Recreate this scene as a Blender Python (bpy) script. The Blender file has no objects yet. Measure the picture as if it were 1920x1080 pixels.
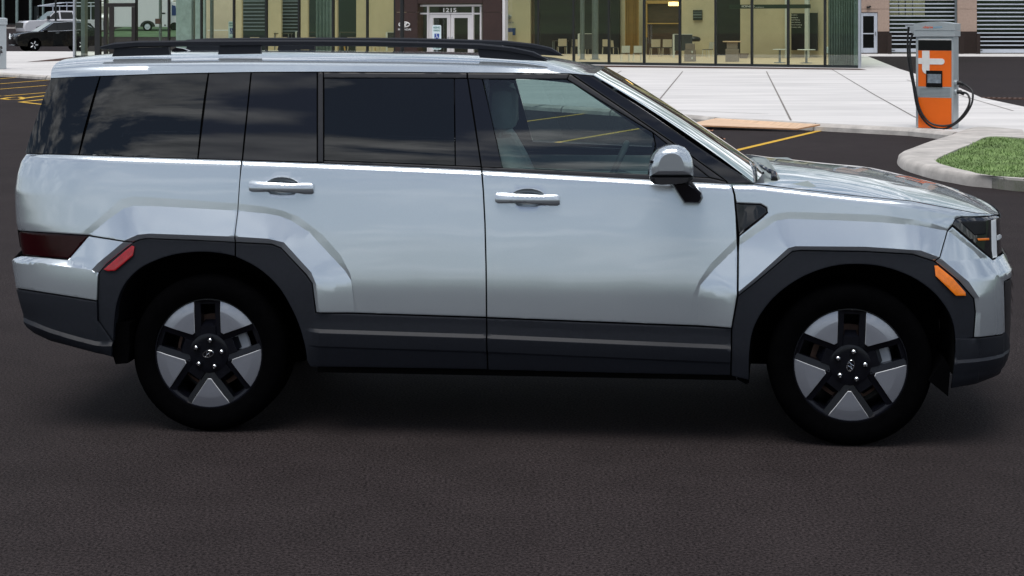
import bpy, bmesh, math, random
import numpy as np
from mathutils import Vector, Matrix
from mathutils.geometry import delaunay_2d_cdt
R = math.radians
random.seed(7); np.random.seed(7)
scene = bpy.context.scene
COL = scene.collection

# ------------------------------------------------------------------ camera
F = 3200.0            # focal length in photo pixels (photo is 1920 wide)
H = 1.84              # eye height in metres
HY, CX = 40.0, 960.0  # horizon row and centre column of the photo
cd = bpy.data.cameras.new('camera'); cam = bpy.data.objects.new('camera', cd); COL.objects.link(cam)
cam.location = (0, 0, H); cam.rotation_euler = (R(90), 0, 0)
cd.sensor_width = 36; cd.lens = 36*F/1920; cd.shift_y = -(540-HY)/1920
cd.clip_start = .1; cd.clip_end = 3000
scene.camera = cam

# ------------------------------------------------------------------ sky and sun
SUN_EL, SUN_AZ = R(70), R(-160)      # azimuth of the sun measured from +Y towards +X
w = bpy.data.worlds.new('World'); scene.world = w; w.use_nodes = True
nt = w.node_tree; nt.nodes.clear()
def N(t, nt=nt, **k):
    n = nt.nodes.new(t)
    for a, b in k.items():
        if a in n.inputs: n.inputs[a].default_value = b
        else: setattr(n, a, b)
    return n
sky = N('ShaderNodeTexSky', sky_type='NISHITA', sun_disc=False, sun_elevation=SUN_EL, sun_rotation=SUN_AZ, dust_density=1.5)
tc = N('ShaderNodeTexCoord'); sep = N('ShaderNodeSeparateXYZ')
nt.links.new(tc.outputs['Generated'], sep.inputs[0])
mz = N('ShaderNodeMath', operation='MAXIMUM'); nt.links.new(sep.outputs[2], mz.inputs[0]); mz.inputs[1].default_value = 0
az = N('ShaderNodeMath', operation='ADD'); nt.links.new(mz.outputs[0], az.inputs[0]); az.inputs[1].default_value = .12
dv = N('ShaderNodeVectorMath', operation='DIVIDE'); cb = N('ShaderNodeCombineXYZ')
for i in range(3): nt.links.new(az.outputs[0], cb.inputs[i])
nt.links.new(tc.outputs['Generated'], dv.inputs[0]); nt.links.new(cb.outputs[0], dv.inputs[1])
ns = N('ShaderNodeTexNoise', Scale=4.2, Detail=9.0, Roughness=.58, Distortion=.35)
mp = N('ShaderNodeMapping'); mp.inputs['Scale'].default_value = (.62, 1.25, 0); mp.inputs['Location'].default_value = (0.4, 5.2, 0); mp.inputs['Rotation'].default_value = (0, 0, .35)
nt.links.new(dv.outputs[0], mp.inputs[0]); nt.links.new(mp.outputs[0], ns.inputs['Vector'])
rp = N('ShaderNodeValToRGB'); e = rp.color_ramp.elements
e[0].position = .47; e[0].color = (0, 0, 0, 1); e[1].position = .585; e[1].color = (1, 1, 1, 1)
nt.links.new(ns.outputs['Fac'], rp.inputs[0])
ns2 = N('ShaderNodeTexNoise', Scale=7.0, Detail=7.0, Roughness=.6)
nt.links.new(mp.outputs[0], ns2.inputs['Vector'])
rc = N('ShaderNodeValToRGB'); e = rc.color_ramp.elements
CLOUD_LO, CLOUD_HI = (6.0, 6.5, 7.2, 1), (21, 21.5, 22, 1)
e[0].position = .32; e[0].color = CLOUD_LO; e[1].position = .68; e[1].color = CLOUD_HI
nt.links.new(ns2.outputs['Fac'], rc.inputs[0])
mx = N('ShaderNodeMix', data_type='RGBA')
sc = N('ShaderNodeMix', data_type='RGBA', blend_type='MULTIPLY'); sc.inputs[0].default_value = 1; sc.inputs[7].default_value = (1.0, 1.0, 1.0, 1)
nt.links.new(sky.outputs[0], sc.inputs[6])
fm = N('ShaderNodeMath', operation='MULTIPLY'); fm.inputs[1].default_value = .92
nt.links.new(rp.outputs[0], fm.inputs[0])
nt.links.new(fm.outputs[0], mx.inputs[0]); nt.links.new(sc.outputs[2], mx.inputs[6]); nt.links.new(rc.outputs[0], mx.inputs[7])
bg = N('ShaderNodeBackground', Strength=.085); out = N('ShaderNodeOutputWorld')
nt.links.new(mx.outputs[2], bg.inputs[0]); nt.links.new(bg.outputs[0], out.inputs[0])
sl = bpy.data.lights.new('sun', 'SUN'); sl.energy = 2.4; sl.angle = R(38); sl.color = (1, .965, .92)
so = bpy.data.objects.new('sun', sl); COL.objects.link(so)
sd = Vector((math.sin(SUN_AZ)*math.cos(SUN_EL), math.cos(SUN_AZ)*math.cos(SUN_EL), math.sin(SUN_EL)))
so.rotation_euler = (-sd).to_track_quat('-Z', 'Y').to_euler(); so.location = sd*50
scene.view_settings.view_transform = 'Standard'; scene.view_settings.look = 'None'
scene.view_settings.exposure = 0.0; scene.view_settings.gamma = 1
scene.render.engine = 'CYCLES'
scene.cycles.max_bounces = 10; scene.cycles.transparent_max_bounces = 16; scene.cycles.glossy_bounces = 5
scene.cycles.caustics_reflective = False; scene.cycles.caustics_refractive = False

# ------------------------------------------------------------------ photo pixel -> place
def G(px, py, z=0.0):                      # point on the level z
    Y = (H-z)*F/(py-HY); return Vector(((px-CX)/F*Y, Y, z))
def P(px, py, Y):                          # point at depth Y
    return Vector(((px-CX)/F*Y, Y, H-(py-HY)/F*Y))

# ------------------------------------------------------------------ materials
def mat(name, col, rough=.5, metal=0, var=.0, scale=8, bump=0, bscale=None, spec=.5, coat=0, detail=4, stretch=None, col2=None):
    m = bpy.data.materials.new(name); m.use_nodes = True; t = m.node_tree; b = t.nodes['Principled BSDF']
    b.inputs['Base Color'].default_value = (*col, 1); b.inputs['Roughness'].default_value = rough
    b.inputs['Metallic'].default_value = metal; b.inputs['Specular IOR Level'].default_value = spec
    if coat: b.inputs['Coat Weight'].default_value = coat; b.inputs['Coat Roughness'].default_value = .02
    c = t.nodes.new('ShaderNodeTexCoord'); src = c.outputs['Object']
    if stretch:
        mpn = t.nodes.new('ShaderNodeMapping'); mpn.inputs['Scale'].default_value = stretch
        t.links.new(src, mpn.inputs[0]); src = mpn.outputs[0]
    if var or col2:
        n = t.nodes.new('ShaderNodeTexNoise'); n.inputs['Scale'].default_value = scale; n.inputs['Detail'].default_value = detail
        n.inputs['Roughness'].default_value = .62
        t.links.new(src, n.inputs['Vector'])
        r = t.nodes.new('ShaderNodeValToRGB'); e = r.color_ramp.elements
        a = tuple(max(0, x*(1-var)) for x in col); d = col2 or tuple(min(1, x*(1+var)) for x in col)
        e[0].position = .3; e[0].color = (*a, 1); e[1].position = .7; e[1].color = (*d, 1)
        t.links.new(n.outputs['Fac'], r.inputs[0]); t.links.new(r.outputs[0], b.inputs['Base Color'])
    if bump:
        n2 = t.nodes.new('ShaderNodeTexNoise'); n2.inputs['Scale'].default_value = bscale or scale*6; n2.inputs['Detail'].default_value = 5
        t.links.new(src, n2.inputs['Vector'])
        bp = t.nodes.new('ShaderNodeBump'); bp.inputs['Strength'].default_value = bump; bp.inputs['Distance'].default_value = .01
        t.links.new(n2.outputs['Fac'], bp.inputs['Height']); t.links.new(bp.outputs[0], b.inputs['Normal'])
    return m
def glass(name, tint, refl=1.0, rough=.0):       # thin sheet: tinted see-through plus mirror by Fresnel
    m = bpy.data.materials.new(name); m.use_nodes = True; t = m.node_tree; t.nodes.clear()
    o = t.nodes.new('ShaderNodeOutputMaterial'); tr = t.nodes.new('ShaderNodeBsdfTransparent'); tr.inputs[0].default_value = (*tint, 1)
    gl = t.nodes.new('ShaderNodeBsdfGlossy'); gl.inputs['Roughness'].default_value = rough; gl.inputs['Color'].default_value = (1, 1, 1, 1)
    fr = t.nodes.new('ShaderNodeFresnel'); ge = t.nodes.new('ShaderNodeNewGeometry'); io = t.nodes.new('ShaderNodeMath'); io.operation = 'MULTIPLY_ADD'; io.inputs[1].default_value = 1/1.52-1.52; io.inputs[2].default_value = 1.52
    t.links.new(ge.outputs['Backfacing'], io.inputs[0]); t.links.new(io.outputs[0], fr.inputs['IOR'])     # the same mirror strength from either side of the sheet
    mu = t.nodes.new('ShaderNodeMath'); mu.operation = 'MULTIPLY'; mu.inputs[1].default_value = refl; mu.use_clamp = True
    mi = t.nodes.new('ShaderNodeMixShader')
    t.links.new(fr.outputs[0], mu.inputs[0]); t.links.new(mu.outputs[0], mi.inputs[0])
    t.links.new(tr.outputs[0], mi.inputs[1]); t.links.new(gl.outputs[0], mi.inputs[2]); t.links.new(mi.outputs[0], o.inputs[0])
    return m
def glow(name, col, s):
    m = mat(name, col); b = m.node_tree.nodes['Principled BSDF']
    b.inputs['Emission Color'].default_value = (*col, 1); b.inputs['Emission Strength'].default_value = s; return m
def paint(name, col, metal, rough, flake=.06):
    m = mat(name, col, rough, metal, coat=1.0); t = m.node_tree; b = t.nodes['Principled BSDF']
    n = t.nodes.new('ShaderNodeTexNoise'); n.inputs['Scale'].default_value = 900; n.inputs['Detail'].default_value = 1
    c = t.nodes.new('ShaderNodeTexCoord'); t.links.new(c.outputs['Object'], n.inputs['Vector'])
    r = t.nodes.new('ShaderNodeValToRGB'); e = r.color_ramp.elements
    e[0].position = .35; e[0].color = (*[x*(1-flake) for x in col], 1); e[1].position = .65; e[1].color = (*[min(1, x*(1+flake)) for x in col], 1)
    t.links.new(n.outputs['Fac'], r.inputs[0]); t.links.new(r.outputs[0], b.inputs['Base Color'])
    n3 = t.nodes.new('ShaderNodeTexNoise'); n3.inputs['Scale'].default_value = 2.3; n3.inputs['Detail'].default_value = 2   # slight orange-peel and panel waviness
    t.links.new(c.outputs['Object'], n3.inputs['Vector'])
    bp = t.nodes.new('ShaderNodeBump'); bp.inputs['Strength'].default_value = .10; bp.inputs['Distance'].default_value = .02
    t.links.new(n3.outputs['Fac'], bp.inputs['Height']); t.links.new(bp.outputs[0], b.inputs['Normal']); t.links.new(bp.outputs[0], b.inputs['Coat Normal'])
    return m
M = {}
M['silver'] = paint('silver_paint', (.53, .59, .64), .68, .18)
M['clad'] = mat('grained_plastic', (.0115, .0135, .019), .5, var=.12, scale=60, bump=.08, bscale=700, spec=.25)
M['blackgloss'] = mat('gloss_black_trim', (.005, .005, .008), .03, var=.1, scale=3, spec=.55)
M['trim'] = mat('satin_black_trim', (.016, .016, .019), .35, var=.15, scale=12)
M['void'] = mat('unlit_black', (.003, .003, .003), .9, var=.1, spec=.1)
M['tyre'] = mat('tyre_rubber', (.0014, .0014, .0017), .9, var=.25, scale=30, bump=.1, spec=.02)
M['tint'] = glass('privacy_glass', (.02, .022, .028), 1.15)
M['clear'] = glass('clear_glass', (.50, .61, .59), 1.6)
M['screen'] = glass('windscreen_glass', (.45, .55, .55), 2.2)
M['redlens'] = mat('dark_red_lens', (.016, .0005, .0015), .12, var=.3, scale=5, spec=.25)
M['redmark'] = mat('red_reflector', (.32, .003, .008), .25, var=.2, scale=50, coat=.5)
M['amber'] = mat('amber_reflector', (.85, .20, .004), .25, var=.12, scale=60, coat=.5)
M['lampglass'] = mat('dark_lamp_lens', (.010, .011, .013), .05, var=.3, scale=9, coat=1)
M['lampwhite'] = mat('pale_light_bar', (.75, .80, .83), .25, var=.06, scale=20)
M['machined'] = paint('machined_alloy', (.31, .33, .38), .6, .32)
M['alloyglint'] = mat('alloy_with_glint', (.85, .87, .9), .35, .25, var=.05)
M['rimblack'] = mat('gloss_black_alloy', (.004, .0045, .0075), .25, var=.2, scale=20, spec=.3)
M['chrome'] = mat('chrome', (.75, .77, .79), .12, 1, var=.04)
M['seat'] = mat('grey_leather', (.38, .42, .41), .5, var=.12, scale=9, bump=.1)
M['inner'] = mat('interior_grey', (.24, .28, .275), .6, var=.1, scale=10)
M['innerdark'] = mat('interior_dark', (.09, .105, .105), .6, var=.1, scale=10)
M['asphalt'] = mat('asphalt', (.030, .0275, .0285), .85, var=.0, spec=.08)
M['concrete'] = mat('concrete', (.63, .61, .595), .85, var=.17, scale=.42, bump=.15, bscale=35, detail=9, stretch=(.5, 2.2, 1))
M['kerb'] = mat('kerb_concrete', (.47, .44, .41), .85, var=.28, scale=2.6, bump=.3, bscale=25, detail=9)
M['joint'] = mat('joint_line', (.20, .18, .165), .9, var=.3, scale=6)
M['yellow'] = mat('yellow_paint', (.62, .37, .035), .7, var=.22, scale=7, detail=8, spec=.2)
M['grass'] = mat('grass_blades', (.19, .275, .105), .7, var=.6, scale=2.2, spec=.2)
M['soil'] = mat('lawn_soil', (.15, .24, .08), .9, var=.45, scale=1.6)
M['ply'] = mat('plywood', (.66, .46, .31), .7, var=.16, scale=4, stretch=(1, 7, 1), detail=7)
M['plyedge'] = mat('plywood_edge', (.42, .22, .11), .8, var=.2, scale=10)
M['mulch'] = mat('mulch', (.060, .024, .014), .95, var=.5, scale=14, bump=.8)
M['leaf'] = mat('dry_leaf', (.32, .15, .09), .8, var=.3, scale=20)
M['iron'] = mat('rusty_iron', (.10, .055, .04), .8, var=.4, scale=10)
M['bronze'] = mat('brown_metal_panel', (.036, .015, .011), .45, var=.2, scale=1.5, detail=8)
M['bronzedark'] = mat('dark_bronze_frame', (.012, .008, .006), .4, var=.2)
M['mullion'] = mat('black_mullion', (.006, .007, .008), .4, var=.15)
M['alu'] = mat('white_aluminium', (.72, .70, .70), .35, var=.06, scale=2)
M['silveralu'] = mat('silver_aluminium', (.42, .45, .50), .35, .3, var=.08, scale=3)
M['sill'] = mat('dark_green_sill', (.012, .018, .020), .35, var=.2)
M['pane'] = glass('shop_glass', (.94, .975, .92), 1.25)
M['wood'] = mat('pale_wood_floor', (.62, .45, .28), .5, var=.14, scale=3, stretch=(1, 6, 1))
M['beige'] = mat('beige_plaster', (.54, .47, .33), .9, var=.05, scale=2)
M['darkwall_opening'] = mat('dark_wall_and_opening', (.006, .008, .007), .7, var=.2, scale=2)
M['brownwall'] = mat('brown_timber', (.055, .032, .016), .6, var=.3, scale=2, stretch=(1, 1, 7))
M['gold'] = mat('ochre_curtain', (.42, .27, .09), .9, var=.12, scale=3)
M['teal'] = mat('sheer_curtain', (.22, .29, .28), .9, var=.18, scale=3)
M['white'] = mat('white_plastic', (.62, .65, .63), .5, var=.05)
M['creamchair'] = mat('cream_plastic', (.52, .47, .38), .5, var=.05)
M['greychair'] = mat('grey_fabric', (.055, .062, .065), .9, var=.2, scale=20)
M['tabledark'] = mat('dark_table_top', (.04, .03, .022), .4, var=.2)
M['taupe'] = mat('taupe_cabinet', (.23, .19, .16), .7, var=.12, scale=3)
M['grout'] = mat('grey_steel', (.16, .19, .20), .4, .3, var=.12)
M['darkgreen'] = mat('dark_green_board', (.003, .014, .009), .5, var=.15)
M['boardblack'] = mat('black_board', (.008, .009, .009), .4, var=.1)
M['lettering'] = mat('white_lettering', (.80, .80, .78), .5, var=.03)
M['stucco'] = mat('tan_stucco', (.42, .31, .25), .9, var=.10, scale=9, bump=.4, bscale=30, detail=8)
M['stuccobrown'] = mat('brown_stucco', (.020, .010, .007), .8, var=.25, scale=7)
M['slat'] = mat('pale_metal_slat', (.55, .59, .66), .4, .2, var=.06, scale=2)
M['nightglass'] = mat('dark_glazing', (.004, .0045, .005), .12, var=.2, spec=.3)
M['orange'] = mat('orange_panel', (.86, .145, .004), .4, var=.04, scale=3, coat=.3)
M['unitgrey'] = mat('silver_unit', (.45, .49, .51), .35, .35, var=.05, scale=4)
M['unitblack'] = mat('gloss_black_panel', (.006, .006, .007), .15, var=.1)
M['cable'] = mat('black_cable', (.006, .006, .007), .45, var=.15)
M['lcd'] = mat('lcd_screen', (.22, .26, .30), .15, var=.45, scale=12)
M['orangetext'] = mat('orange_lettering', (.80, .085, .012), .5, var=.03)
M['bluetext'] = mat('blue_grey_lettering', (.22, .42, .58), .5, var=.03)
M['signwhite'] = mat('sign_white', (.62, .72, .74), .4, var=.04)
M['signgreen'] = mat('sign_green', (.02, .16, .13), .5, var=.04)
M['signblue'] = mat('sign_blue', (.008, .05, .28), .4, var=.05)
M['carblack'] = paint('black_paint', (.0035, .004, .005), .0, .25)
M['carblack'].node_tree.nodes['Principled BSDF'].inputs['Coat Weight'].default_value = .35; M['carblack'].node_tree.nodes['Principled BSDF'].inputs['Specular IOR Level'].default_value = .2
M['carwhite'] = paint('white_paint', (.72, .72, .76), .0, .3, .02)
M['hydrant'] = mat('red_enamel', (.30, .035, .025), .5, var=.2, scale=12)
M['hill'] = mat('hill_turf', (.035, .065, .024), .95, var=.5, scale=.03, detail=10)
M['bankgrass'] = mat('bank_turf', (.05, .10, .04), .95, var=.4, scale=.8, detail=8)
M['bluepaint'] = mat('blue_enamel', (.004, .03, .16), .4, var=.1)
M['lamp'] = glow('lit_lamp_shade', (1, .62, .22), 4.0)

# asphalt: stone-chip speckle with broad tonal drift
def asphalt_nodes(m, base):
    t = m.node_tree; b = t.nodes['Principled BSDF']; c = t.nodes.new('ShaderNodeTexCoord')
    def noise(s, d, r=.6):
        n = t.nodes.new('ShaderNodeTexNoise'); n.inputs['Scale'].default_value = s; n.inputs['Detail'].default_value = d; n.inputs['Roughness'].default_value = r
        t.links.new(c.outputs['Object'], n.inputs['Vector']); return n
    def ramp(n, p0, v0, p1, v1):
        r = t.nodes.new('ShaderNodeValToRGB'); e = r.color_ramp.elements
        e[0].position, e[1].position = p0, p1; e[0].color = (v0, v0, v0, 1); e[1].color = (v1, v1, v1, 1)
        t.links.new(n.outputs[0], r.inputs[0]); return r
    fine = ramp(noise(85, 3, .7), .34, .22, .68, 1.95); mid = ramp(noise(2.4, 6), .3, .86, .7, 1.14); broad = ramp(noise(.22, 4), .3, .88, .7, 1.12)
    def mul(a, b_):
        x = t.nodes.new('ShaderNodeMix'); x.data_type = 'RGBA'; x.blend_type = 'MULTIPLY'; x.inputs[0].default_value = 1
        t.links.new(a, x.inputs[6]); t.links.new(b_, x.inputs[7]); return x.outputs[2]
    rgb = t.nodes.new('ShaderNodeRGB'); rgb.outputs[0].default_value = (*base, 1)
    o = mul(mul(mul(rgb.outputs[0], fine.outputs[0]), mid.outputs[0]), broad.outputs[0])
    t.links.new(o, b.inputs['Base Color'])
    vor = t.nodes.new('ShaderNodeTexVoronoi'); vor.inputs['Scale'].default_value = 110; t.links.new(c.outputs['Object'], vor.inputs['Vector'])
    bp = t.nodes.new('ShaderNodeBump'); bp.inputs['Strength'].default_value = .55; bp.inputs['Distance'].default_value = .006
    t.links.new(vor.outputs['Distance'], bp.inputs['Height']); t.links.new(bp.outputs[0], b.inputs['Normal'])
asphalt_nodes(M['asphalt'], (.0275, .0222, .0226))

# ------------------------------------------------------------------ mesh helpers
class MB:
    def __init__(s): s.v = []; s.f = []; s.m = []
    def add(s, vs, fs, mi=0):
        o = len(s.v); s.v += [tuple(v) for v in vs]; s.f += [tuple(i+o for i in f) for f in fs]; s.m += [mi]*len(fs); return s
    def box(s, a, b, mi=0):
        x0, y0, z0 = a; x1, y1, z1 = b
        vs = [(x0,y0,z0),(x1,y0,z0),(x1,y1,z0),(x0,y1,z0),(x0,y0,z1),(x1,y0,z1),(x1,y1,z1),(x0,y1,z1)]
        return s.add(vs, [(0,3,2,1),(4,5,6,7),(0,1,5,4),(1,2,6,5),(2,3,7,6),(3,0,4,7)], mi)
    def bbox(s, a, b, r=.01, mi=0):                   # box with chamfered edges
        bm = bmesh.new(); bmesh.ops.create_cube(bm, size=1)
        for v in bm.verts: v.co = Vector([(a[i]+b[i])/2 + v.co[i]*(b[i]-a[i]) for i in range(3)])
        bmesh.ops.bevel(bm, geom=bm.edges[:], offset=r, segments=2, affect='EDGES', profile=.5)
        bm.verts.index_update(); s.add([v.co for v in bm.verts], [[v.index for v in f.verts] for f in bm.faces], mi); bm.free(); return s
    def prism(s, poly, fn0, fn1, mi=0, caps=True):    # poly of (a,b); fn maps (a,b) to a point on either face
        n = len(poly); vs = [fn0(*p) for p in poly]+[fn1(*p) for p in poly]
        fs = [(i, (i+1) % n, n+(i+1) % n, n+i) for i in range(n)]
        s.add(vs, fs, mi)
        if caps:
            tri = tess(poly); s.add(vs[:n], [t[::-1] for t in tri], mi); s.add(vs[n:], tri, mi)
        return s
    def grid(s, rows, mi=0, flip=False):              # rows of points
        n = len(rows[0]); vs = [p for r in rows for p in r]; fs = []
        for i in range(len(rows)-1):
            for j in range(n-1):
                q = (i*n+j, i*n+j+1, (i+1)*n+j+1, (i+1)*n+j); fs.append(q[::-1] if flip else q)
        return s.add(vs, fs, mi)
    def tube(s, path, r, seg=8, mi=0, caps=True):
        path = [Vector(p) for p in path]; n = len(path); rr = r if isinstance(r, (list, tuple)) else [r]*n
        rings = []; up = None
        for i, p in enumerate(path):
            d = (path[min(i+1, n-1)]-path[max(i-1, 0)]).normalized()
            if up is None: up = d.orthogonal().normalized()
            up = (up-d*up.dot(d)).normalized(); sd_ = d.cross(up)
            rings.append([p+(up*math.cos(2*math.pi*k/seg)+sd_*math.sin(2*math.pi*k/seg))*rr[i] for k in range(seg)])
        vs = [v for r_ in rings for v in r_]; fs = []
        for i in range(n-1):
            for k in range(seg): fs.append((i*seg+k, i*seg+(k+1) % seg, (i+1)*seg+(k+1) % seg, (i+1)*seg+k))
        if caps: fs.append(tuple(range(seg))[::-1]); fs.append(tuple((n-1)*seg+k for k in range(seg)))
        return s.add(vs, fs, mi)
    def lathe(s, prof, c=(0, 0, 0), axis='z', seg=32, mi=0):  # prof: (radius, height along axis)
        vs = []; n = len(prof)
        for k in range(seg):
            a = 2*math.pi*k/seg; ca, sa = math.cos(a), math.sin(a)
            for r, h in prof:
                p = (r*ca, r*sa, h) if axis == 'z' else ((r*ca, h, r*sa) if axis == 'y' else (h, r*ca, r*sa))
                vs.append((p[0]+c[0], p[1]+c[1], p[2]+c[2]))
        fs = []
        for k in range(seg):
            k2 = (k+1) % seg
            for i in range(n-1):
                q = (k*n+i, k2*n+i, k2*n+i+1, k*n+i+1); fs.append(q if axis != 'y' else q[::-1])
        return s.add(vs, fs, mi)
    def build(s, name, ms, parent=None, smooth=None, loc=None, rotz=0):
        me = bpy.data.meshes.new(name); me.from_pydata([tuple(v) for v in s.v], [], s.f); me.validate()
        ms = ms if isinstance(ms, (list, tuple)) else [ms]
        for m in ms: me.materials.append(M[m] if isinstance(m, str) else m)
        if len(me.polygons) == len(s.m): me.polygons.foreach_set('material_index', s.m)
        if smooth is not None:
            me.shade_smooth() if hasattr(me, 'shade_smooth') else None
            me.set_sharp_from_angle(angle=R(smooth))
        o = bpy.data.objects.new(name, me); COL.objects.link(o)
        if parent: o.parent = parent
        if loc is not None: o.location = loc
        o.rotation_euler.z = rotz
        return o
def tess(poly):
    from mathutils.geometry import tessellate_polygon
    tr = tessellate_polygon([[Vector((p[0], p[1], 0)) for p in poly]]); out = []
    for t in tr:
        a, b, c = [poly[i] for i in t]
        out.append(tuple(t) if (b[0]-a[0])*(c[1]-a[1])-(b[1]-a[1])*(c[0]-a[0]) > 0 else tuple(t)[::-1])
    return out
def tag(o, label=None, cat=None, group=None, kind=None):
    if label: o['label'] = label
    if cat: o['category'] = cat
    if group: o['group'] = group
    if kind: o['kind'] = kind
    return o
def thing(name, label, cat, loc=(0, 0, 0), rotz=0, group=None):
    o = bpy.data.objects.new(name, None); COL.objects.link(o); o.empty_display_size = .2
    o.location = loc; o.rotation_euler.z = rotz
    return tag(o, label, cat, group)
def copy_tree(o, parent=None):
    c = o.copy(); COL.objects.link(c)
    if parent: c.parent = parent
    for ch in list(o.children): copy_tree(ch, c)
    return c
def text_tris(body, size, align='CENTER', bold=0.0, extrude=.0):
    cu = bpy.data.curves.new('lettering', 'FONT'); cu.body = body; cu.size = size; cu.align_x = align; cu.offset = bold; cu.extrude = extrude; cu.resolution_u = 3
    o = bpy.data.objects.new('lettering', cu); COL.objects.link(o); bpy.context.view_layer.update()
    me = bpy.data.meshes.new_from_object(o.evaluated_get(bpy.context.evaluated_depsgraph_get()))
    vs = [v.co.copy() for v in me.vertices]; fs = [tuple(p.vertices) for p in me.polygons]
    bpy.data.objects.remove(o); bpy.data.curves.remove(cu); bpy.data.meshes.remove(me)
    return vs, fs
def fit_text(body, x0, x1, z0, z1, fn, mb, mi=0, bold=0.0):   # lettering stretched into a rectangle, placed by fn(a, b)
    vs, fs = text_tris(body, 1, 'LEFT', bold)
    if not vs: return
    ax, bx = min(v.x for v in vs), max(v.x for v in vs); ay, by = min(v.y for v in vs), max(v.y for v in vs)
    mb.add([fn(x0+(v.x-ax)/(bx-ax)*(x1-x0), z0+(v.y-ay)/(by-ay)*(z1-z0)) for v in vs], fs, mi)

# ================================================================== the silver SUV
C_R = G(390, 811.0); C_F = G(1595, 838.5)                 # where the near wheels stand
TH = math.atan2(C_F.y-C_R.y, C_F.x-C_R.x)
LY = Vector((-math.sin(TH), math.cos(TH), 0)); WHEEL_Y = .905
mid = (C_R+C_F)/2 + LY*WHEEL_Y
suv = thing('silver_suv', 'large silver SUV with grey plastic cladding and black roof rails, filling the foreground', 'SUV', (mid.x, mid.y, 0), TH)
WB = (C_F-C_R).length/2
_c, _s = math.cos(TH), math.sin(TH)
CL = ((0-mid.x)*_c+(0-mid.y)*_s, -(0-mid.x)*_s+(0-mid.y)*_c)      # camera in car space
def L(px, py, yc):                                   # pixel -> (u, z) on the lengthwise plane y = yc of the car
    px = np.asarray(px, float); py = np.asarray(py, float)
    dx = (px-CX)/F; du = dx*_c+_s; dl = -dx*_s+_c
    t = (yc-CL[1])/dl
    return CL[0]+t*du, H-t*(py-HY)/F
def Lp(lst, yc):
    a = np.array(lst, float); u, z = L(a[:, 0], a[:, 1], yc); return np.stack([u, z], 1)

_zt = np.arange(0, 1.9, .004)
_wt = np.interp(_zt, [0, .20, .28, .40, .55, .66, .72, .9, 1.1, 1.2, 1.3, 1.9], [.85, .895, .925, .943, .944, .9395, .934, .9125, .885, .8685, .848, .72])
_k = np.exp(-.5*(np.arange(-30, 31)/7.)**2); _k /= _k.sum()
_wt = np.convolve(np.pad(_wt, 30, mode='edge'), _k, 'valid')
def wb(z): return np.interp(z, _zt, _wt)
BELT = Lp([(41,287),(120,289.5),(230,293),(340,296.5),(453,300),(600,305.5),(750,311.5),(903,318),(1100,329),(1250,337.5),(1370,344.5),
           (1415,345),(1462,350.5),(1593,365.5),(1710,376.5),(1768,387.5),(1827,398.5),(1873,401.5)], -.87)
def zbelt(u): return np.interp(u, BELT[:, 0], BELT[:, 1])
_fs = Lp([(1873,400),(1881,407),(1882,440),(1883,474),(1892,490),(1901,506),(1900,525),(1898,600),(1896,650),(1892,671),(1884,690),(1868,703),(1830,718),(1780,727)], -.60)[::-1]
_rs = Lp([(41,287),(30,305),(24,330),(21,360),(23,385),(27,420),(31,433),(36,460),(40,477),(25,484.5),(30,515),(34,538),(38,560),(46,585),(50,605),(56,612),(70,623),(100,637),(213,667)], -.80)[::-1]
def uf(z): return np.interp(z, _fs[:, 1], _fs[:, 0])+.004
def ur(z): return np.interp(z, _rs[:, 1], _rs[:, 0])-.006
F0, FDROP, R0, RDROP = 1.55, .42, -1.75, .16
def plan(u, z):
    tf = np.clip((u-F0)/(uf(z)-F0), 0, .9995); tr = np.clip((u-R0)/(ur(z)-R0), 0, .9995)
    return FDROP*(1-np.sqrt(1-tf**2.5)) + RDROP*(1-np.sqrt(1-tr**3))
def W(u, z):                                          # body side half-width
    u = np.asarray(u, float); z = np.asarray(z, float); r = .035
    d = np.clip(zbelt(u)+.002-z, 0, r)
    return wb(z)-plan(u, z)-(r-np.sqrt(np.maximum(r*r-(r-d)**2, 0)))
_gr = Lp([(47,287),(58,250),(72,210),(84,175),(96,146),(100,130)], -.74)[::-1]
def Wg(u, z):                                         # greenhouse half-width
    u = np.asarray(u, float); z = np.asarray(z, float); h = z-zbelt(np.clip(u, -9, 1.0))
    w0 = wb(zbelt(np.clip(u, -9, 1.0)))-.026-.235*h-.09*h*h
    ue = np.interp(z, _gr[:, 1], _gr[:, 0])-.006
    t = np.clip((u+1.65)/(ue+1.65), 0, .9995)
    return w0-.10*(1-np.sqrt(1-t**3))-.03*np.clip(u-.5, 0, 2)**2
def S(pts, surf):
    a = np.array(pts, float); yc = np.full(len(a), -.88)
    for i in range(30):
        u, z = L(a[:, 0], a[:, 1], yc); yn = -surf(u, z); yc = yc+.6*(yn-yc)
    u, z = L(a[:, 0], a[:, 1], yc)
    if surf is W: u = np.clip(u, ur(z), uf(z))
    return np.stack([u, z], 1)
def dens(p, step, closed=True):
    o = []; n = len(p)
    for i in range(n if closed else n-1):
        a, b = np.array(p[i], float), np.array(p[(i+1) % n], float); k = max(1, int(math.ceil(np.linalg.norm(b-a)/step)))
        for j in range(k): o.append(a+(b-a)*j/k)
    if not closed: o.append(np.array(p[-1], float))
    return np.array(o)
def pip(q, poly):
    x, y = q[:, 0], q[:, 1]; ins = np.zeros(len(q), bool); n = len(poly); j = n-1
    for i in range(n):
        xi, yi = poly[i]; xj, yj = poly[j]
        c = ((yi > y) != (yj > y)) & (x < (xj-xi)*(y-yi)/((yj-yi) if yj != yi else 1e-12)+xi); ins ^= c; j = i
    return ins
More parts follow.
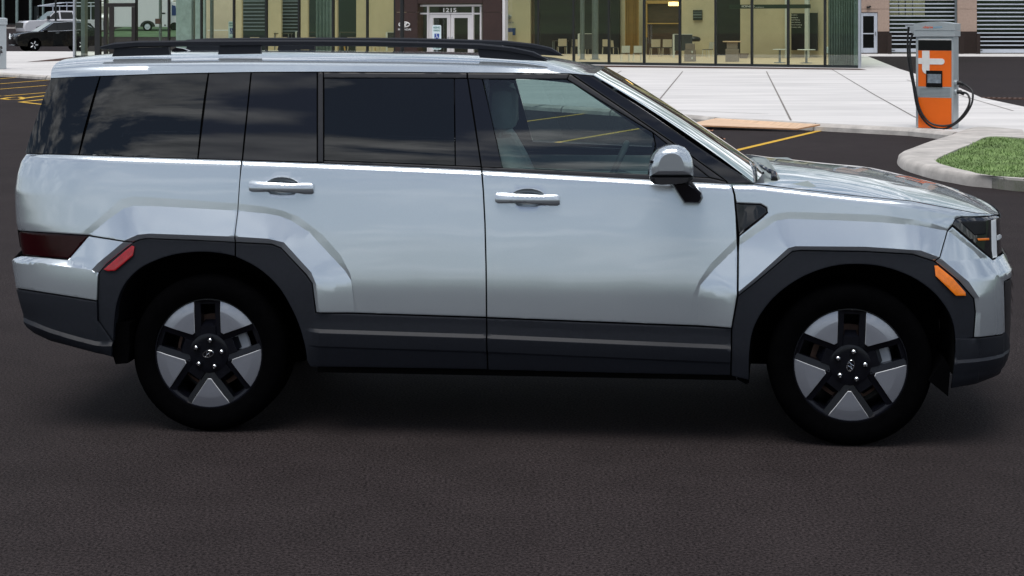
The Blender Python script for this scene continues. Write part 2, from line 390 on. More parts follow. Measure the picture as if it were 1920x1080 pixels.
def pdist(q, line, closed=False):
    d = np.full(len(q), 1e9); n = len(line)
    for i in range(n if closed else n-1):
        a, b = line[i], line[(i+1) % n]; ab = b-a; L2 = ab@ab
        t = np.clip(((q-a)@ab)/max(L2, 1e-12), 0, 1); pr = a+t[:, None]*ab
        d = np.minimum(d, np.hypot(q[:, 0]-pr[:, 0], q[:, 1]-pr[:, 1]))
    return d
# --- flare creases traced on the side of the body
FL = {}
FL['rA'] = [(150,440),(195,401),(226,374),(250,368),(300,371),(443,381),(500,388),(530,395),(560,406),(604,439),(639,479),(657,514),(670,586)]
FL['rB'] = [(128,486),(167,441.5),(200,414),(232,391),(250,386),(300,387),(441,395),(500,400.5),(524,405),(545,413),(580,436),(617,476),(647,508),(659,527),(664,586)]
FL['rD'] = [(176,504),(187,492),(240,448),(262,438.5),(285,436.5),(441,442),(505,446),(535,453),(586,509),(595,531),(601,586)]
FL['rC'] = [(186,512),(200,494.5),(250,455),(262,449),(275,446.5),(360,449.5),(441,453.5),(510,457.5),(528,464.5),(575,515),(586,531),(592.5,586)]
FL['fA'] = [(1297,613),(1297,585),(1300,553),(1310,528),(1332,495),(1383,445),(1430,413),(1456,400.5),(1482,397),(1652,403),(1739,416),(1780,430),(1787,424),(1838,468),(1862,487),(1886,512)]
FL['fB'] = [(1308,613),(1309,585),(1309,556),(1313,535),(1340,504),(1383,462.5),(1433,429),(1456,414),(1477,410.5),(1564,413),(1652,417),(1725,423.5),(1774,433),(1785,438),(1827,472),(1862,511),(1882,530)]
FL['fD'] = [(1371,616),(1382,547),(1418,517),(1477,463.5),(1491,460),(1622,461),(1725,468),(1760,481),(1815,527),(1834,556),(1837,585),(1834,632)]
FL['fC'] = [(1372,616),(1384,554),(1418,527.5),(1485,471),(1500,469),(1622,471),(1710,476),(1751,489),(1797,527),(1824.5,559),(1827.5,585),(1824,632)]
FS = {k: S(dens(v, 10, False), W) for k, v in FL.items()}
def closed_poly(l): return np.vstack([l, [l[-1][0], -.5], [l[0][0], -.5]])
FP = {k: closed_poly(v) for k, v in FS.items()}
BUMP_T = S(dens([(22,484),(100,494),(176,505),(187,512)], 10, False), W); BUMP_P = closed_poly(BUMP_T)
LEDGE = S([(38,477.5),(128,486),(176,505),(100,494.5),(22,484)], W); LEDGE_T = S(dens([(38,477.5),(128,486)], 10, False), W)
HB, HD, HC = -.0018, .027, .012
def flare(u, z):
    q = np.stack([u, z], 1); o = np.zeros(len(q)); done = np.zeros(len(q), bool)
    def put(m, val):
        m2 = m & ~done; o[m2] = (val[m2] if hasattr(val, '__len__') else val); done[m2] = True
    bp = pip(q, BUMP_P) & (q[:, 0] < -1.6); put(bp, HD)
    ld = pip(q, LEDGE)
    if ld.any():
        a, b = pdist(q, BUMP_T), pdist(q, LEDGE_T); put(ld, HD*(1-a/(a+b+.006)))
    for s in 'rf':
        A, B, D, C = (FS[s+x] for x in 'ABDC'); inA, inB, inD = (pip(q, FP[s+x]) for x in 'ABD')
        if not inA.any(): continue
        dA, dB, dD, dC = (pdist(q, l) for l in (A, B, D, C))
        t = dD/(dD+dC+1e-9); put(inD, HC*t**1+HD*(1-t) if False else HD+(HC-HD)*(dD/(dD+dC+1e-9)))
        put(inB, HB+(HD-HB)*(dB/(dB+dD+1e-9)))
        put(inA, HB*(dA/(dA+dB+1e-9)))
    return o
def panel(name, poly, m, parent, surf=W, off=0.0, thick=.016, step=.024, creases=(), edge=.0025, gap=.0016, holes=(), far=True, fl=True, label=None, sharp=20, offn=None):
    p = S(dens(poly, 9), surf)
    ar = .5*np.sum(p[:, 0]*np.roll(p[:, 1], -1)-np.roll(p[:, 0], -1)*p[:, 1])
    if ar < 0: p = p[::-1]
    def inset(p, d):
        nx = np.roll(p, -1, 0)-p; pv = p-np.roll(p, 1, 0)
        nx /= np.linalg.norm(nx, axis=1)[:, None]+1e-9; pv /= np.linalg.norm(pv, axis=1)[:, None]+1e-9
        n1 = np.stack([-nx[:, 1], nx[:, 0]], 1); n2 = np.stack([-pv[:, 1], pv[:, 0]], 1); n = n1+n2
        n /= np.linalg.norm(n, axis=1)[:, None]+1e-9
        return p+n*(d/np.clip((n*n1).sum(1), .4, 1))[:, None]
    p = inset(p, gap)
    mn, mxx = p.min(0), p.max(0)
    gx = np.arange(mn[0], mxx[0], step); gz = np.arange(mn[1], mxx[1], step)
    q = np.stack(np.meshgrid(gx, gz), -1).reshape(-1, 2)
    if surf is W:                                            # finer towards the ends and at the shoulder
        ex = []
        if mxx[0] > 1.9: ex.append(np.stack(np.meshgrid(np.concatenate([np.arange(1.7, 2.05, .012), np.arange(2.05, 2.3, .006)]), gz), -1).reshape(-1, 2))
        if mn[0] < -1.95: ex.append(np.stack(np.meshgrid(np.concatenate([np.arange(-2.1, -1.8, .012), np.arange(-2.35, -2.1, .006)]), gz), -1).reshape(-1, 2))
        gx2 = np.arange(mn[0], mxx[0], step); zz = zbelt(gx2)
        for dz in (.003, .007, .012, .018, .026, .034): ex.append(np.stack([gx2, zz+.002-dz], 1))
        q = np.vstack([q]+ex)
    q = q[pip(q, p)]; dm = pdist(q, p, True); nb = (zbelt(q[:, 0])+.002-q[:, 1] < .036) if surf is W else np.zeros(len(q), bool)
    if surf is W: isrow = np.isin(np.round(zbelt(q[:, 0])+.002-q[:, 1], 5), np.round([.003, .007, .012, .018, .026, .034], 5)); q = q[np.where(nb, isrow & (dm > .0022), dm > min(.011, step*.45))]
    else: q = q[dm > min(.011, step*.45)]
    rg = inset(p, .006); rg = rg[pip(rg, p)]; rg = rg[pdist(rg, p, True) > .0045]
    if surf is W and len(rg): rg = rg[zbelt(rg[:, 0])+.002-rg[:, 1] > .036]
    vs = [tuple(x) for x in p]; n = len(p); es = [(i, (i+1) % n) for i in range(n)]
    hp = []
    for h in holes:
        hh = S(dens(h, 5), surf); k = len(vs); vs += [tuple(x) for x in hh]; es += [(k+i, k+(i+1) % len(hh)) for i in range(len(hh))]; hp.append(hh)
        rg = rg[~pip(rg, hh)]; q = q[~pip(q, hh)]; q = q[pdist(q, hh, True) > .006]
    for cl in creases:
        c = cl if isinstance(cl, np.ndarray) else S(dens(cl, 9, False), surf); ok = pip(c, p) & (pdist(c, p, True) > .003)
        for i in range(len(c)):
            if ok[i]:
                vs.append(tuple(c[i]))
                if i and ok[i-1]: es.append((len(vs)-2, len(vs)-1))
        if ok.any() and len(q): q = q[pdist(q, c) > .006]
    vs += [tuple(x) for x in rg]+[tuple(x) for x in q]
    V, E, T = delaunay_2d_cdt([Vector(v) for v in vs], es, [], 0, 1e-5)[:3]
    V = np.array([(v[0], v[1]) for v in V]); T = [t for t in T if len(t) == 3]
    cen = np.array([V[list(t)].mean(0) for t in T]); keep = pip(cen, p)
    for hh in hp: keep &= ~pip(cen, hh)
    T = [t for t, k in zip(T, keep) if k]
    T = [t if (V[t[1]][0]-V[t[0]][0])*(V[t[2]][1]-V[t[0]][1])-(V[t[1]][1]-V[t[0]][1])*(V[t[2]][0]-V[t[0]][0]) > 0 else t[::-1] for t in T]
    y = surf(V[:, 0], V[:, 1])+off
    if surf is W and fl: y = y+flare(V[:, 0], V[:, 1])
    if offn is not None: y = y+offn(V)
    cnt = {}
    for t in T:
        for a, b in ((t[0], t[1]), (t[1], t[2]), (t[2], t[0])): cnt[(a, b)] = 1
    bd = [e_ for e_ in cnt if (e_[1], e_[0]) not in cnt]; bv = set(i for e_ in bd for i in e_)
    for i in bv: y[i] -= edge
    P3 = [(V[i][0], -y[i], V[i][1]) for i in range(len(V))]
    idx = {i: len(P3)+k for k, i in enumerate(sorted(bv))}
    P3 += [(V[i][0], -y[i]+thick, V[i][1]) for i in sorted(bv)]
    fs = list(T)+[(a, idx[a], idx[b], b) for a, b in bd]
    nT = len(T); used = sorted(set(i for f in fs for i in f)); rm = {o: k for k, o in enumerate(used)}
    P3 = [P3[i] for i in used]; fs = [tuple(rm[i] for i in f) for f in fs]; bset = set(rm[i] for i in bv)
    res = []
    for side in ((0, 1) if far else (0,)):
        b = MB()
        b.add(P3 if side == 0 else [(a, -c, d) for a, c, d in P3], fs if side == 0 else [f[::-1] for f in fs])
        o = b.build(name, m, parent[side] if isinstance(parent, (list, tuple)) else parent, smooth=180)
        if True:
            me = o.data; co = np.array([v.co[:] for v in me.vertices]); nl = np.zeros((len(me.loops), 3)); li = []; pts = []; bnd = []
            for pl_ in me.polygons:
                vi = list(pl_.vertices); c_ = co[vi].mean(0)
                if len(vi) == 3 and pl_.index < nT:
                    for l_, v_ in zip(pl_.loop_indices, vi):
                        li.append(l_); pts.append(co[v_]*.72+c_*.28); bnd.append(v_ in bset)
                else:
                    for l_ in pl_.loop_indices: nl[l_] = pl_.normal[:]
            pts = np.array(pts)[:, [0, 2]]; h_ = .0012; hy = lambda q_: surf(q_[:, 0], q_[:, 1])+(offn(q_) if offn is not None else 0); hf = lambda q_: flare(q_[:, 0], q_[:, 1]) if fl and surf is W else np.zeros(len(q_))
            gu = (hy(pts+[h_, 0])-hy(pts-[h_, 0]))/(2*h_); gz_ = (hy(pts+[0, h_])-hy(pts-[0, h_]))/(2*h_)
            gu = np.clip(gu, -6, 6)+np.clip((hf(pts+[h_, 0])-hf(pts-[h_, 0]))/(2*h_), -.75, .75); gz_ = np.clip(gz_, -6, 6)+np.clip((hf(pts+[0, h_])-hf(pts-[0, h_]))/(2*h_), -.75, .75); nn = np.stack([-gu, -np.ones(len(gu)), -gz_], 1); nn[:, 1] *= 1 if side == 0 else -1
            if edge > 0:                                   # a small rolled edge round every panel
                bx_ = np.where(np.array(bnd))[0]; tg = np.roll(p, -1, 0)-np.roll(p, 1, 0); pn = np.stack([tg[:, 1], -tg[:, 0]], 1); pn /= np.linalg.norm(pn, axis=1)[:, None]+1e-9
                k_ = np.argmin(((pts[bx_][:, None, :]-p[None])**2).sum(2), 1); nn[bx_, 0] += pn[k_, 0]*.28; nn[bx_, 2] += pn[k_, 1]*.28
            nn /= np.linalg.norm(nn, axis=1)[:, None]; nl[li] = nn; me.normals_split_custom_set(nl.tolist())
        if label: o['label'] = label
        res.append(o)
    return res
def spl(pts, n=4):
    o = []
    for i in range(len(pts)-1):
        p0, p1, p2, p3 = [np.array(pts[max(0, min(len(pts)-1, k))], float) for k in (i-1, i, i+1, i+2)]
        for k in range(n): t = k/n; o.append(tuple(.5*((2*p1)+(-p0+p2)*t+(2*p0-5*p1+4*p2-p3)*t*t+(-p0+3*p1-3*p2+p3)*t**3)))
    return o+[tuple(pts[-1])]
RCR = [FS['rA'], FS['rB'], FS['rD'], FS['rC'], BUMP_T, LEDGE_T]; FCR = [FS['fA'], FS['fB'], FS['fD'], FS['fC']]

# --- body side panels (each built for the near side and mirrored to the far side)
quarter = panel('quarter_panel', [(41,288),(120,290),(230,293.5),(340,297),(452,300.5),(449,340),(446,385),(443,430),(441.5,453.5),(360,449.5),(275,446.5),(262,449),(252,453),
    (166,441.5),(31,432.5),(27,420),(23,385),(21,360),(24,330),(30,305)], 'silver', suv, creases=RCR)
panel('tail_light', [(31,433.5),(166,442),(128,486),(40,478.5)], 'redlens', suv, off=-.006, fl=False)
panel('rear_reflector', [(97,461),(126,462),(131,464.5),(128,466.5),(99,464.5)], 'redmark', suv, off=-.004, fl=False, gap=0)
panel('rear_bumper', [(166,443),(252,454),(236,466),(200,495),(187,511),(185,562),(34,538.5),(25,484.5),(40,479.5),(128,487)], 'silver', suv, creases=RCR)
VLIP = S([(40,588),(70,604),(100,616),(150,631),(190,641)], W)
panel('rear_bumper_valance', [(34,540),(185,563.5),(186,600),(214,640),(213,667),(100,637),(70,623),(56,612),(50,603),(47,588),(40,565)], 'clad', suv,
      creases=[np.stack([dens(VLIP, .02, False)[:, 0], dens(VLIP, .02, False)[:, 1]-d_], 1) for d_ in (-.004, .012)], offn=lambda V: np.interp(np.interp(V[:, 0], VLIP[:, 0], VLIP[:, 1])-V[:, 1], [-.004, .012, .05], [0, .014, .010]))
rarch = panel('wheel_arch_trim', [(187,512),(200,494.5),(250,455.5),(262,449.5),(275,447),(360,450),(441.5,454)]+spl([(441.5,480),(410,474),(378,472),(340,475),(310,482),(283,492.5),(264,503),(247,518),(232,538),(221,566),(216,600),(214,640)])+[(186,600),(185,563)], 'clad', suv, thick=.05, fl=False, off=HC)
panel('side_marker', [(197,504),(205,507),(219,506),(252,478),(254.5,462),(250,459.5),(240,467)], 'redmark', suv, off=.006, gap=0, label='red rear side marker')
HAND = lambda cx, cy: [(cx+33*math.cos(a), cy+17*math.sin(a)) for a in np.linspace(0, 2*math.pi, 28, endpoint=False)]
rdoor = panel('door', [(453.5,301),(600,306),(750,312),(902,318.5),(905.5,360),(908.5,420),(910.5,500),(911.5,594.5),(594,584.5),(587,531),(576,514.5),(528,464),(510,457),(443,453.5),(443.5,430),(446.5,385),(449.5,340)],
    'silver', suv, creases=RCR, holes=[HAND(529,349)], label='rear passenger door')
fdoor = panel('door', [(904,319),(1100,330),(1250,338),(1371,345),(1376,366),(1379.5,406),(1382.5,474),(1381.5,552),(1371,613),(913,595),(912,500),(910,420),(907,360)],
    'silver', suv, creases=FCR, holes=[HAND(990,370.5)], label='front door below clear glass')
for dr, (cx, cy) in ((rdoor, (529, 349)), (fdoor, (990, 370.5))):
    bowlp = HAND(cx, cy); ctr = S([(cx, cy)], W)[0]; rim = S(bowlp, W)
    def bowl(V, ctr=ctr, rim=rim): return -.028*(1-np.clip(np.hypot((V[:, 0]-ctr[0])/.078, (V[:, 1]-ctr[1])/.040), 0, 1)**2.6)
    panel('handle_recess', bowlp, 'silver', dr, offn=bowl, edge=0, gap=0, step=.008, thick=.004, sharp=40)
    hx, hy = cx-61, cy-11
    hp = [(0,2),(5,0),(20,1),(34,3),(87,5.5),(102,4.5),(116,5),(121,8),(121,23),(116,26),(102,25.5),(87,22.5),(34,19.5),(20,20.5),(5,21),(0,18)]
    hp = [(hx+a, hy+b) for a, b in hp]
    panel('handle', hp, 'silver', dr, off=.034, edge=.006, gap=0, thick=.022, step=.012, sharp=25,
          offn=lambda V, h_=S(hp, W): -.012*np.clip(np.abs((V[:, 0]-h_[:, 0].mean())/.145)**3, 0, 1)-.011*np.clip(np.abs(V[:, 1]-h_[:, 1].mean())/.027, 0, 1.2)**2)
_st = S([(560,618),(600,622),(912,632),(1369,652),(1372,651)], W); _su = np.arange(_st[0, 0]+.05, _st[-1, 0]-.01, .024); TRIMR = [np.stack([_su, np.interp(_su, _st[:, 0], _st[:, 1])-d_], 1) for d_ in (-.014, .0, .004, .06, .068)]
def sill_off(V):
    top = S([(560,618),(600,622),(912,632),(1369,652),(1372,651)], W); zr = np.interp(V[:, 0], top[:, 0], top[:, 1])
    d = zr-V[:, 1]
    return np.interp(d, [-.05, -.014, 0, .004, .06, .068, .18], [0, .003, .017, .017, .011, .006, -.012])
panel('door_sill_trim', [(443,454.5),(510,458),(528,465),(575,515.5),(586,531.5),(592.5,586),(912,596.5),(914,692.5),(750,690),(583,687.5),(576,675)]+spl([(575,662),(570.5,640),(561,608),(545,573),(521,535),(484,502),(443,481)]), 'clad',
      rdoor, creases=TRIMR, fl=False, off=HC, offn=lambda V: sill_off(V)*np.clip((V[:, 0]+.96)/.06, 0, 1))
TRIMF = TRIMR
panel('door_sill_trim', [(913.5,597),(1371,615),(1369.5,703.5),(1150,699),(915.5,693)], 'clad', fdoor, creases=TRIMF, fl=False, off=HC, offn=sill_off)
panel('wheel_arch_trim', [(1384,554.5),(1418,528),(1485,471.5),(1500,469.5),(1622,471.5),(1710,476.5),(1751,489.5),(1797,527.5),(1824.5,559.5),(1827.5,585),(1824,632),(1791,640)]+spl([(1790,632),(1786,605),(1774,578),
    (1748,546),(1707,518),(1656,500),(1608,495),(1560,499),(1506,518),(1460,549),(1430,583),(1412,618),(1405,660),(1404,712)])+[(1371,704),(1372.5,615)], 'clad', suv, thick=.05, fl=False, off=HC)
panel('side_marker', [(1751,497),(1757,497),(1785,520),(1809,547),(1809.5,553),(1791,553),(1753,516)], 'amber', suv, off=.006, gap=0, label='amber front side marker')
panel('fender', [(1373,346),(1415,346),(1462,351),(1593,366),(1710,377),(1768,388),(1827,399),(1872,402),(1853,405.5),(1803,406.5),(1791,411),(1785,422.5),(1776,433.5),(1760,481),(1751,488.5),
    (1710,475.5),(1622,470.5),(1500,468.5),(1485,470.5),(1418,527),(1384,553.5),(1385,474),(1386.5,443),(1430,408.5),(1440,399),(1437,389),(1426,383),(1380.5,381),(1378.5,366)], 'silver', suv, creases=FCR)
panel('fender_vent', [(1379.5,381.5),(1426,384),(1436.5,390),(1439.5,399),(1430,408),(1386,442.5)], 'blackgloss', suv, off=-.008, fl=False, creases=[[(1385,440),(1396,395),(1384,382)]],
      offn=lambda V: np.interp(V[:, 0]-S([(1396,395)], W)[0][0], [-.03, .0, .05], [0, -.016, -.004]))
panel('front_bumper', [(1777,434),(1786,425),(1838,469),(1862,488),(1882,476),(1892,490),(1902,506),(1901,518),(1883,528),(1885,622),(1878,626),(1825,631.5),(1828.5,585),(1825.5,559),(1798,527),(1752,489),(1761,481)], 'silver', suv, creases=FCR)
panel('front_bumper_valance', [(1825,633),(1878,627),(1886,622),(1896,640),(1892,668),(1884,690),(1867,703),(1827,718),(1781,726),(1786,690),(1790,660),(1790,633)], 'clad', suv,
      creases=[np.stack([np.arange(1.83, 2.2, .02), np.full(19, z_)], 1) for z_ in (.375, .387)], offn=lambda V: np.interp(V[:, 1], [.33, .375, .387], [.010, .014, 0]))
panel('grille_surround', [(1885,530),(1902,520),(1901,560),(1899,640),(1892,648),(1886,641)], 'trim', suv, off=-.012, fl=False)
hl = panel('headlight', [(1785.5,422.5),(1791.5,411.5),(1803,407.5),(1853,406.5),(1868,404),(1879,408),(1882.5,422),(1880,474),(1862,486.5),(1838,468)], 'lampglass', suv, off=-.010, fl=False, label='dark smoked headlight')
panel('light_bar', [(1859,414),(1868,412),(1870,482),(1862,484),(1860,470)], 'lampwhite', hl, off=-.004, fl=False, gap=0, edge=.001)
panel('light_bar', [(1870,442),(1881,437),(1881,447),(1870,451)], 'lampwhite', hl, off=-.004, fl=False, gap=0, edge=.001)
panel('indicator_lens', [(1833,447.5),(1855,446.5),(1855.5,450.5),(1835,451.5)], 'amber', hl, off=-.005, fl=False, gap=0, edge=.001)
panel('lamp_housing', [(1800,416),(1850,413),(1850,440),(1828,442)], 'rimblack', hl, off=-.006, fl=False, gap=0, edge=.004)

# --- greenhouse
G_ = dict(surf=Wg, thick=.006, edge=0, gap=.0011, fl=False, step=.04)
panel('corner_glass', [(47,287.5),(58,250),(72,210),(84,175),(96,146.5),(187,143),(175,180),(165,215),(155,252),(147,290)], 'tint', suv, **G_)
panel('quarter_window', [(189,143),(300,139.5),(390,137.5),(383,180),(378,220),(374,258),(370,297),(260,294),(149,290)], 'tint', suv, **G_)
panel('pillar_cover', [(392,137.5),(470,136),(466,175),(462,215),(457,260),(453.5,300),(372,297)], 'blackgloss', suv, **G_)
panel('pillar_glass', [(472,136),(594,135.5),(594,304),(455.5,300)], 'blackgloss', rdoor, **G_)
panel('window_strip', [(596,135.5),(606,135.5),(606.5,304.5),(596,304)], 'trim', rdoor, surf=Wg, thick=.015, edge=.003, fl=False, off=.006)
panel('window', [(608,147),(730,146.5),(851,147.5),(852,240),(853,310),(720,304.5),(608,300.5)], 'tint', rdoor, **G_)
panel('window_frame', [(607,135.5),(875,137),(875.5,146.5),(607,146)], 'trim', rdoor, surf=Wg, thick=.02, fl=False, off=.004, edge=.0008)
panel('pillar_trim', [(852.5,147.5),(876,147.5),(885,205),(901.5,312),(854.5,310.5)], 'blackgloss', rdoor, **G_)
panel('belt_strip', [(607,301.5),(720,305.5),(854,311),(902,313),(902.5,319),(607,306.5)], 'trim', rdoor, surf=Wg, thick=.02, fl=False, off=.006)
panel('window_frame', [(877,137),(1068,138),(1063,148),(905,148),(877.5,147)], 'trim', fdoor, surf=Wg, thick=.02, fl=False, off=.004, edge=.0008)
panel('pillar_trim', [(878,147.5),(904,148.5),(921,222),(941,312),(941,314),(903.5,313),(890,222)], 'blackgloss', fdoor, **G_)
panel('belt_strip', [(904,313.5),(941,314.5),(1215,327),(1330,333.5),(1362,340.5),(1363,345.5),(1250,339),(1100,330.5),(904,320)], 'trim', fdoor, surf=Wg, thick=.02, fl=False, off=.006)
panel('window_frame', [(1068.5,138.5),(1170,206),(1262,269),(1361,339.5),(1331,333),(1285,297),(1224,248),(1150,203),(1063.5,148.5)], 'trim', fdoor, surf=Wg, thick=.02, fl=False, off=.004, edge=.0008)
panel('quarter_patch', [(1225.5,250),(1285,298),(1330,333),(1216.5,327),(1230,272)], 'blackgloss', fdoor, **G_)
panel('window', [(905.5,149),(1062,149),(1150,204),(1223.5,249),(1228.5,271),(1215,326.5),(1080,320),(941.5,313)], 'clear', fdoor, label='clear glass over front seats', **G_)
panel('windscreen_pillar', [(1070,138),(1108,140.5),(1210,207),(1310,275),(1414,344),(1364,345.5),(1363,340.5),(1262,268),(1170,205)], 'blackgloss', suv, surf=Wg, thick=.02, fl=False, step=.03, edge=.006, off=.004, creases=[[(1092,141),(1196,208),(1390,341)]])

for poly in ([(1060,139),(1110,141.5),(1416,346),(1330,346),(1330,335),(1228,262),(1062,150)], [(98,140),(1110,139.5),(1062,149),(100,150)], [(850,144),(906,144),(943,318),(853,314)], [(592,140),(610,140),(610,304),(592,304)], [(180,143),(196,143),(155,291),(141,291)], [(383,139),(399,139),(379,298),(363,298)], [(463,137),(479,137),(463,301),(447,301)], [(1214,322),(1226,250),(1340,338),(1340,344),(1214,330)]):
    panel('added_backing', poly, 'void', suv, surf=Wg, off=-.016, thick=.012, fl=False, edge=0, step=.06)  # black backing added behind the seams to stop light showing through
# --- roof, windscreen, bonnet, ends
SS = np.concatenate([np.array([0, .012, .03, .06, .1, .15, .21, .28, .36, .46, .58, .7, .85, 1.0])])
E_ = S([(96,146),(140,144),(187,142),(300,138),(390,136),(480,134.5),(600,134),(750,134.5),(960,136),(1068,137),(1112,141)], Wg)
SIL = Lp([(88,129),(93,123),(115,114),(165,103.5),(215,99),(300,97),(480,96),(700,98),(850,100.5),(960,105),(1030,111.5),(1060,117),(1100,130.5),(1126,141)], -.2)
def ze(u): return np.interp(u, E_[:, 0], E_[:, 1])
def zt(u): return np.interp(u, SIL[:, 0], SIL[:, 1])
_us = np.arange(-2.3, 1.0, .02); _zs = np.interp(_us, SIL[:, 0], SIL[:, 1]); _zs = np.convolve(np.pad(_zs, 6, mode='edge'), np.ones(13)/13, 'valid')
def zt(u): return np.interp(u, _us, _zs)
ye0 = lambda u: Wg(u, ze(u))+.006
def strip(ua, ub, s, n):
    return [ua+(ub-ua)*(.5-.5*math.cos(math.pi*i/(n-1)))*.35+(ub-ua)*i/(n-1)*.65 for i in range(n)]
def mirrored(rowfn, SSs):                                    # rows over s on the near side, then the far side
    return [rowfn(s, -1) for s in SSs]+[rowfn(s, 1) for s in SSs[-2::-1]]
ra0, ra1, rb0, rb1 = E_[0, 0], E_[0, 0]-.035, E_[-1, 0], L(1127, 142, -.05)[0]
def roofrow(s, sg):
    pr = 1-(1-s)**1.55; ua, ub = ra0+(ra1-ra0)*min(1, pr*1.6), rb0+(rb1-rb0)*pr; o = []
    for u in strip(ua, ub, s, 70):
        g = (1-(1-s)**3)**(1/3.); a, b = float(ze(u)), float(zt(u)); b = max(b, a+.004)
        o.append((u, sg*float(ye0(u))*(1-s), a+(b-a)*g))
    return o
rows = mirrored(roofrow, SS); rf = MB().grid(rows, flip=True)
rf.grid([[(r[0][0], r[0][1], r[0][2]) for r in rows], [(r[0][0]+.004, r[0][1]*.995, r[0][2]-.028) for r in rows], [(r[0][0]+.20, r[0][1]*.99, r[0][2]-.035) for r in rows]], flip=True)
roof = rf.build('roof', 'silver', suv, smooth=35)
MB().grid([[(p[0], p[1]*.95, p[2]-.055) for p in r] for r in rows[2:-2]]).build('headliner', 'inner', suv, smooth=60)
wc0 = S([(1415,344)], Wg)[0]; wc1 = L(1430, 317, -.05)
top = [(r[-1][0], r[-1][1]*.978, r[-1][2]) for r in rows]; m_ = len(SS)
def base_pt(s, sg):
    pr = 1-(1-s)**1.55; u = wc0[0]+(wc1[0]-wc0[0])*pr; return (u, sg*float(Wg(wc0[0], wc0[1])-.016)*(1-s), wc0[1]+(wc1[1]-wc0[1])*pr)
base = [base_pt(s, -1) for s in SS]+[base_pt(s, 1) for s in SS[-2::-1]]
ws = []
for i in range(13):
    t = i/12; ws.append([tuple(a[k]+(b[k]-a[k])*t+(0, 0, .018*4*t*(1-t))[k] for k in range(3)) for a, b in zip(top, base)])
MB().grid(ws, flip=True).build('windscreen', 'screen', suv, smooth=40)
tE = S([(1415,345),(1440,347),(1462,350.5),(1530,358.5),(1593,365.5),(1650,371),(1710,376.5),(1768,387.5),(1800,393.5),(1827,398.5),(1850,400.5),(1873,401.5)], W)
HS = Lp([(1389,303),(1447,305.5),(1535,313.5),(1622,325.5),(1710,341),(1783,357),(1827,372),(1856,386),(1876,398)], .15)
h0, h1 = tE[0, 0], tE[-1, 0]
hin = L(1463, 329, -.6)[0]
def hz(u): return np.interp(u, tE[:, 0], tE[:, 1])
_uh = np.arange(.9, 2.4, .02); _zh = np.interp(_uh, HS[:, 0], HS[:, 1]); _zh = np.convolve(np.pad(_zh, 4, mode='edge'), np.ones(9)/9, 'valid')
def hoodrow(s, sg):
    pr = 1-(1-s)**2.2; q_ = min(1, s/.34); ua = h0+(hin-h0)*(1-(1-q_)**2.2); ub = h1+.035*pr; o = []
    for u in strip(ua, ub, s, 40):
        uc = min(u, h1); a = float(hz(uc)); b = max(float(np.interp(uc, _uh, _zh)), a+.002); g = 1-(1-s)**2.6
        yv = float(W(uc, a))
        t = max(0, (u-(ub-.05))/.05)
        o.append((u, sg*yv*(1-s), a+(b-a)*g-.004*t*t*(1 if s > 0 else 0)+.0008))
    return o
SH = np.array([0, .01, .025, .045, .07, .1, .14, .19, .25, .32, .4, .5, .62, .8, 1.0])
hr = mirrored(hoodrow, SH); hd = MB().grid(hr, flip=True)
hd.grid([[r[-1] for r in hr], [(r[-1][0]+.003, r[-1][1], r[-1][2]-.05) for r in hr]]); hd.grid([[r[0] for r in hr], [(r[0][0], r[0][1], r[0][2]-.05) for r in hr]], flip=True)
hd.build('hood', 'silver', suv, smooth=30)
cw = MB(); bs = [base_pt(s, -1) for s in SH]+[base_pt(s, 1) for s in SH[-2::-1]]; hb = [r[0] for r in hr]
cw.grid([[(p[0]-.01, p[1], p[2]-.004) for p in bs], [((p[0]+q[0])/2, (p[1]+q[1])/2, min(p[2], q[2])-.022) for p, q in zip(bs, hb)], [(q[0]+.004, q[1], q[2]-.02) for q in hb]], flip=True)
cw.build('cowl_panel', 'trim', suv, smooth=40)
wp = MB(); a = Vector((wc0[0]+.10, -.60, wc0[1]-.005))
wp.tube([a, a+Vector((.0, .05, .025)), a+Vector((-.03, .14, .035)), a+Vector((-.05, .55, .03))], [.016, .013, .009, .006], 8)
wp.tube([a+Vector((-.05, .0, .03)), a+Vector((-.07, .6, .045))], .006, 6)
wp.build('wiper', 'blackgloss', suv, smooth=40)
zz = np.linspace(.30, float(BELT[0, 1]), 28)
def rearcol(z, n=15):
    u = float(ur(z)); we = float(W(u, z)); return [(u-.03*(1-(abs(t)**2.5)), we*t, z) for t in np.linspace(-1, 1, n)]
MB().grid([rearcol(z) for z in zz if z > .66]).build('tailgate', 'silver', suv, smooth=30)
MB().grid([rearcol(z) for z in zz if z < .70]).build('rear_bumper_face', 'clad', suv, smooth=30)
MB().grid([[(p[0]-.004, p[1], p[2]) for p in rearcol(z)] for z in np.linspace(.80, .88, 4)]).build('tail_light_bar', 'redlens', suv, smooth=30)
lo = rearcol(float(BELT[0, 1])-.004, 27); hi = [r[0] for r in rows]
MB().grid([[tuple(np.array(a)+(np.array(b)-np.array(a))*t) for a, b in zip(lo, [(q[0]+.03, q[1]*.98, q[2]-.03) for q in hi])] for t in np.linspace(0, 1, 6)]).build('rear_window', 'tint', suv, smooth=40)
def frontcol(z, n=13, push=0):
    u = float(uf(z)); we = float(W(u, z)); return [(u+push+.05*(1-t*t), we*t, z) for t in np.linspace(-1, 1, n)]
MB().grid([frontcol(z) for z in np.linspace(.81, float(tE[-1, 1])-.012, 12)], flip=True).build('nose_panel', 'silver', suv, smooth=30)
MB().grid([frontcol(z) for z in np.linspace(.24, .81, 12)], flip=True).build('front_grille', 'trim', suv, smooth=30)
fb = MB()
for k in range(5): fb.grid([frontcol(z, push=.012) for z in (.50+.06*k, .52+.06*k)], flip=True)
fb.build('grille_bars', 'blackgloss', suv, smooth=30)
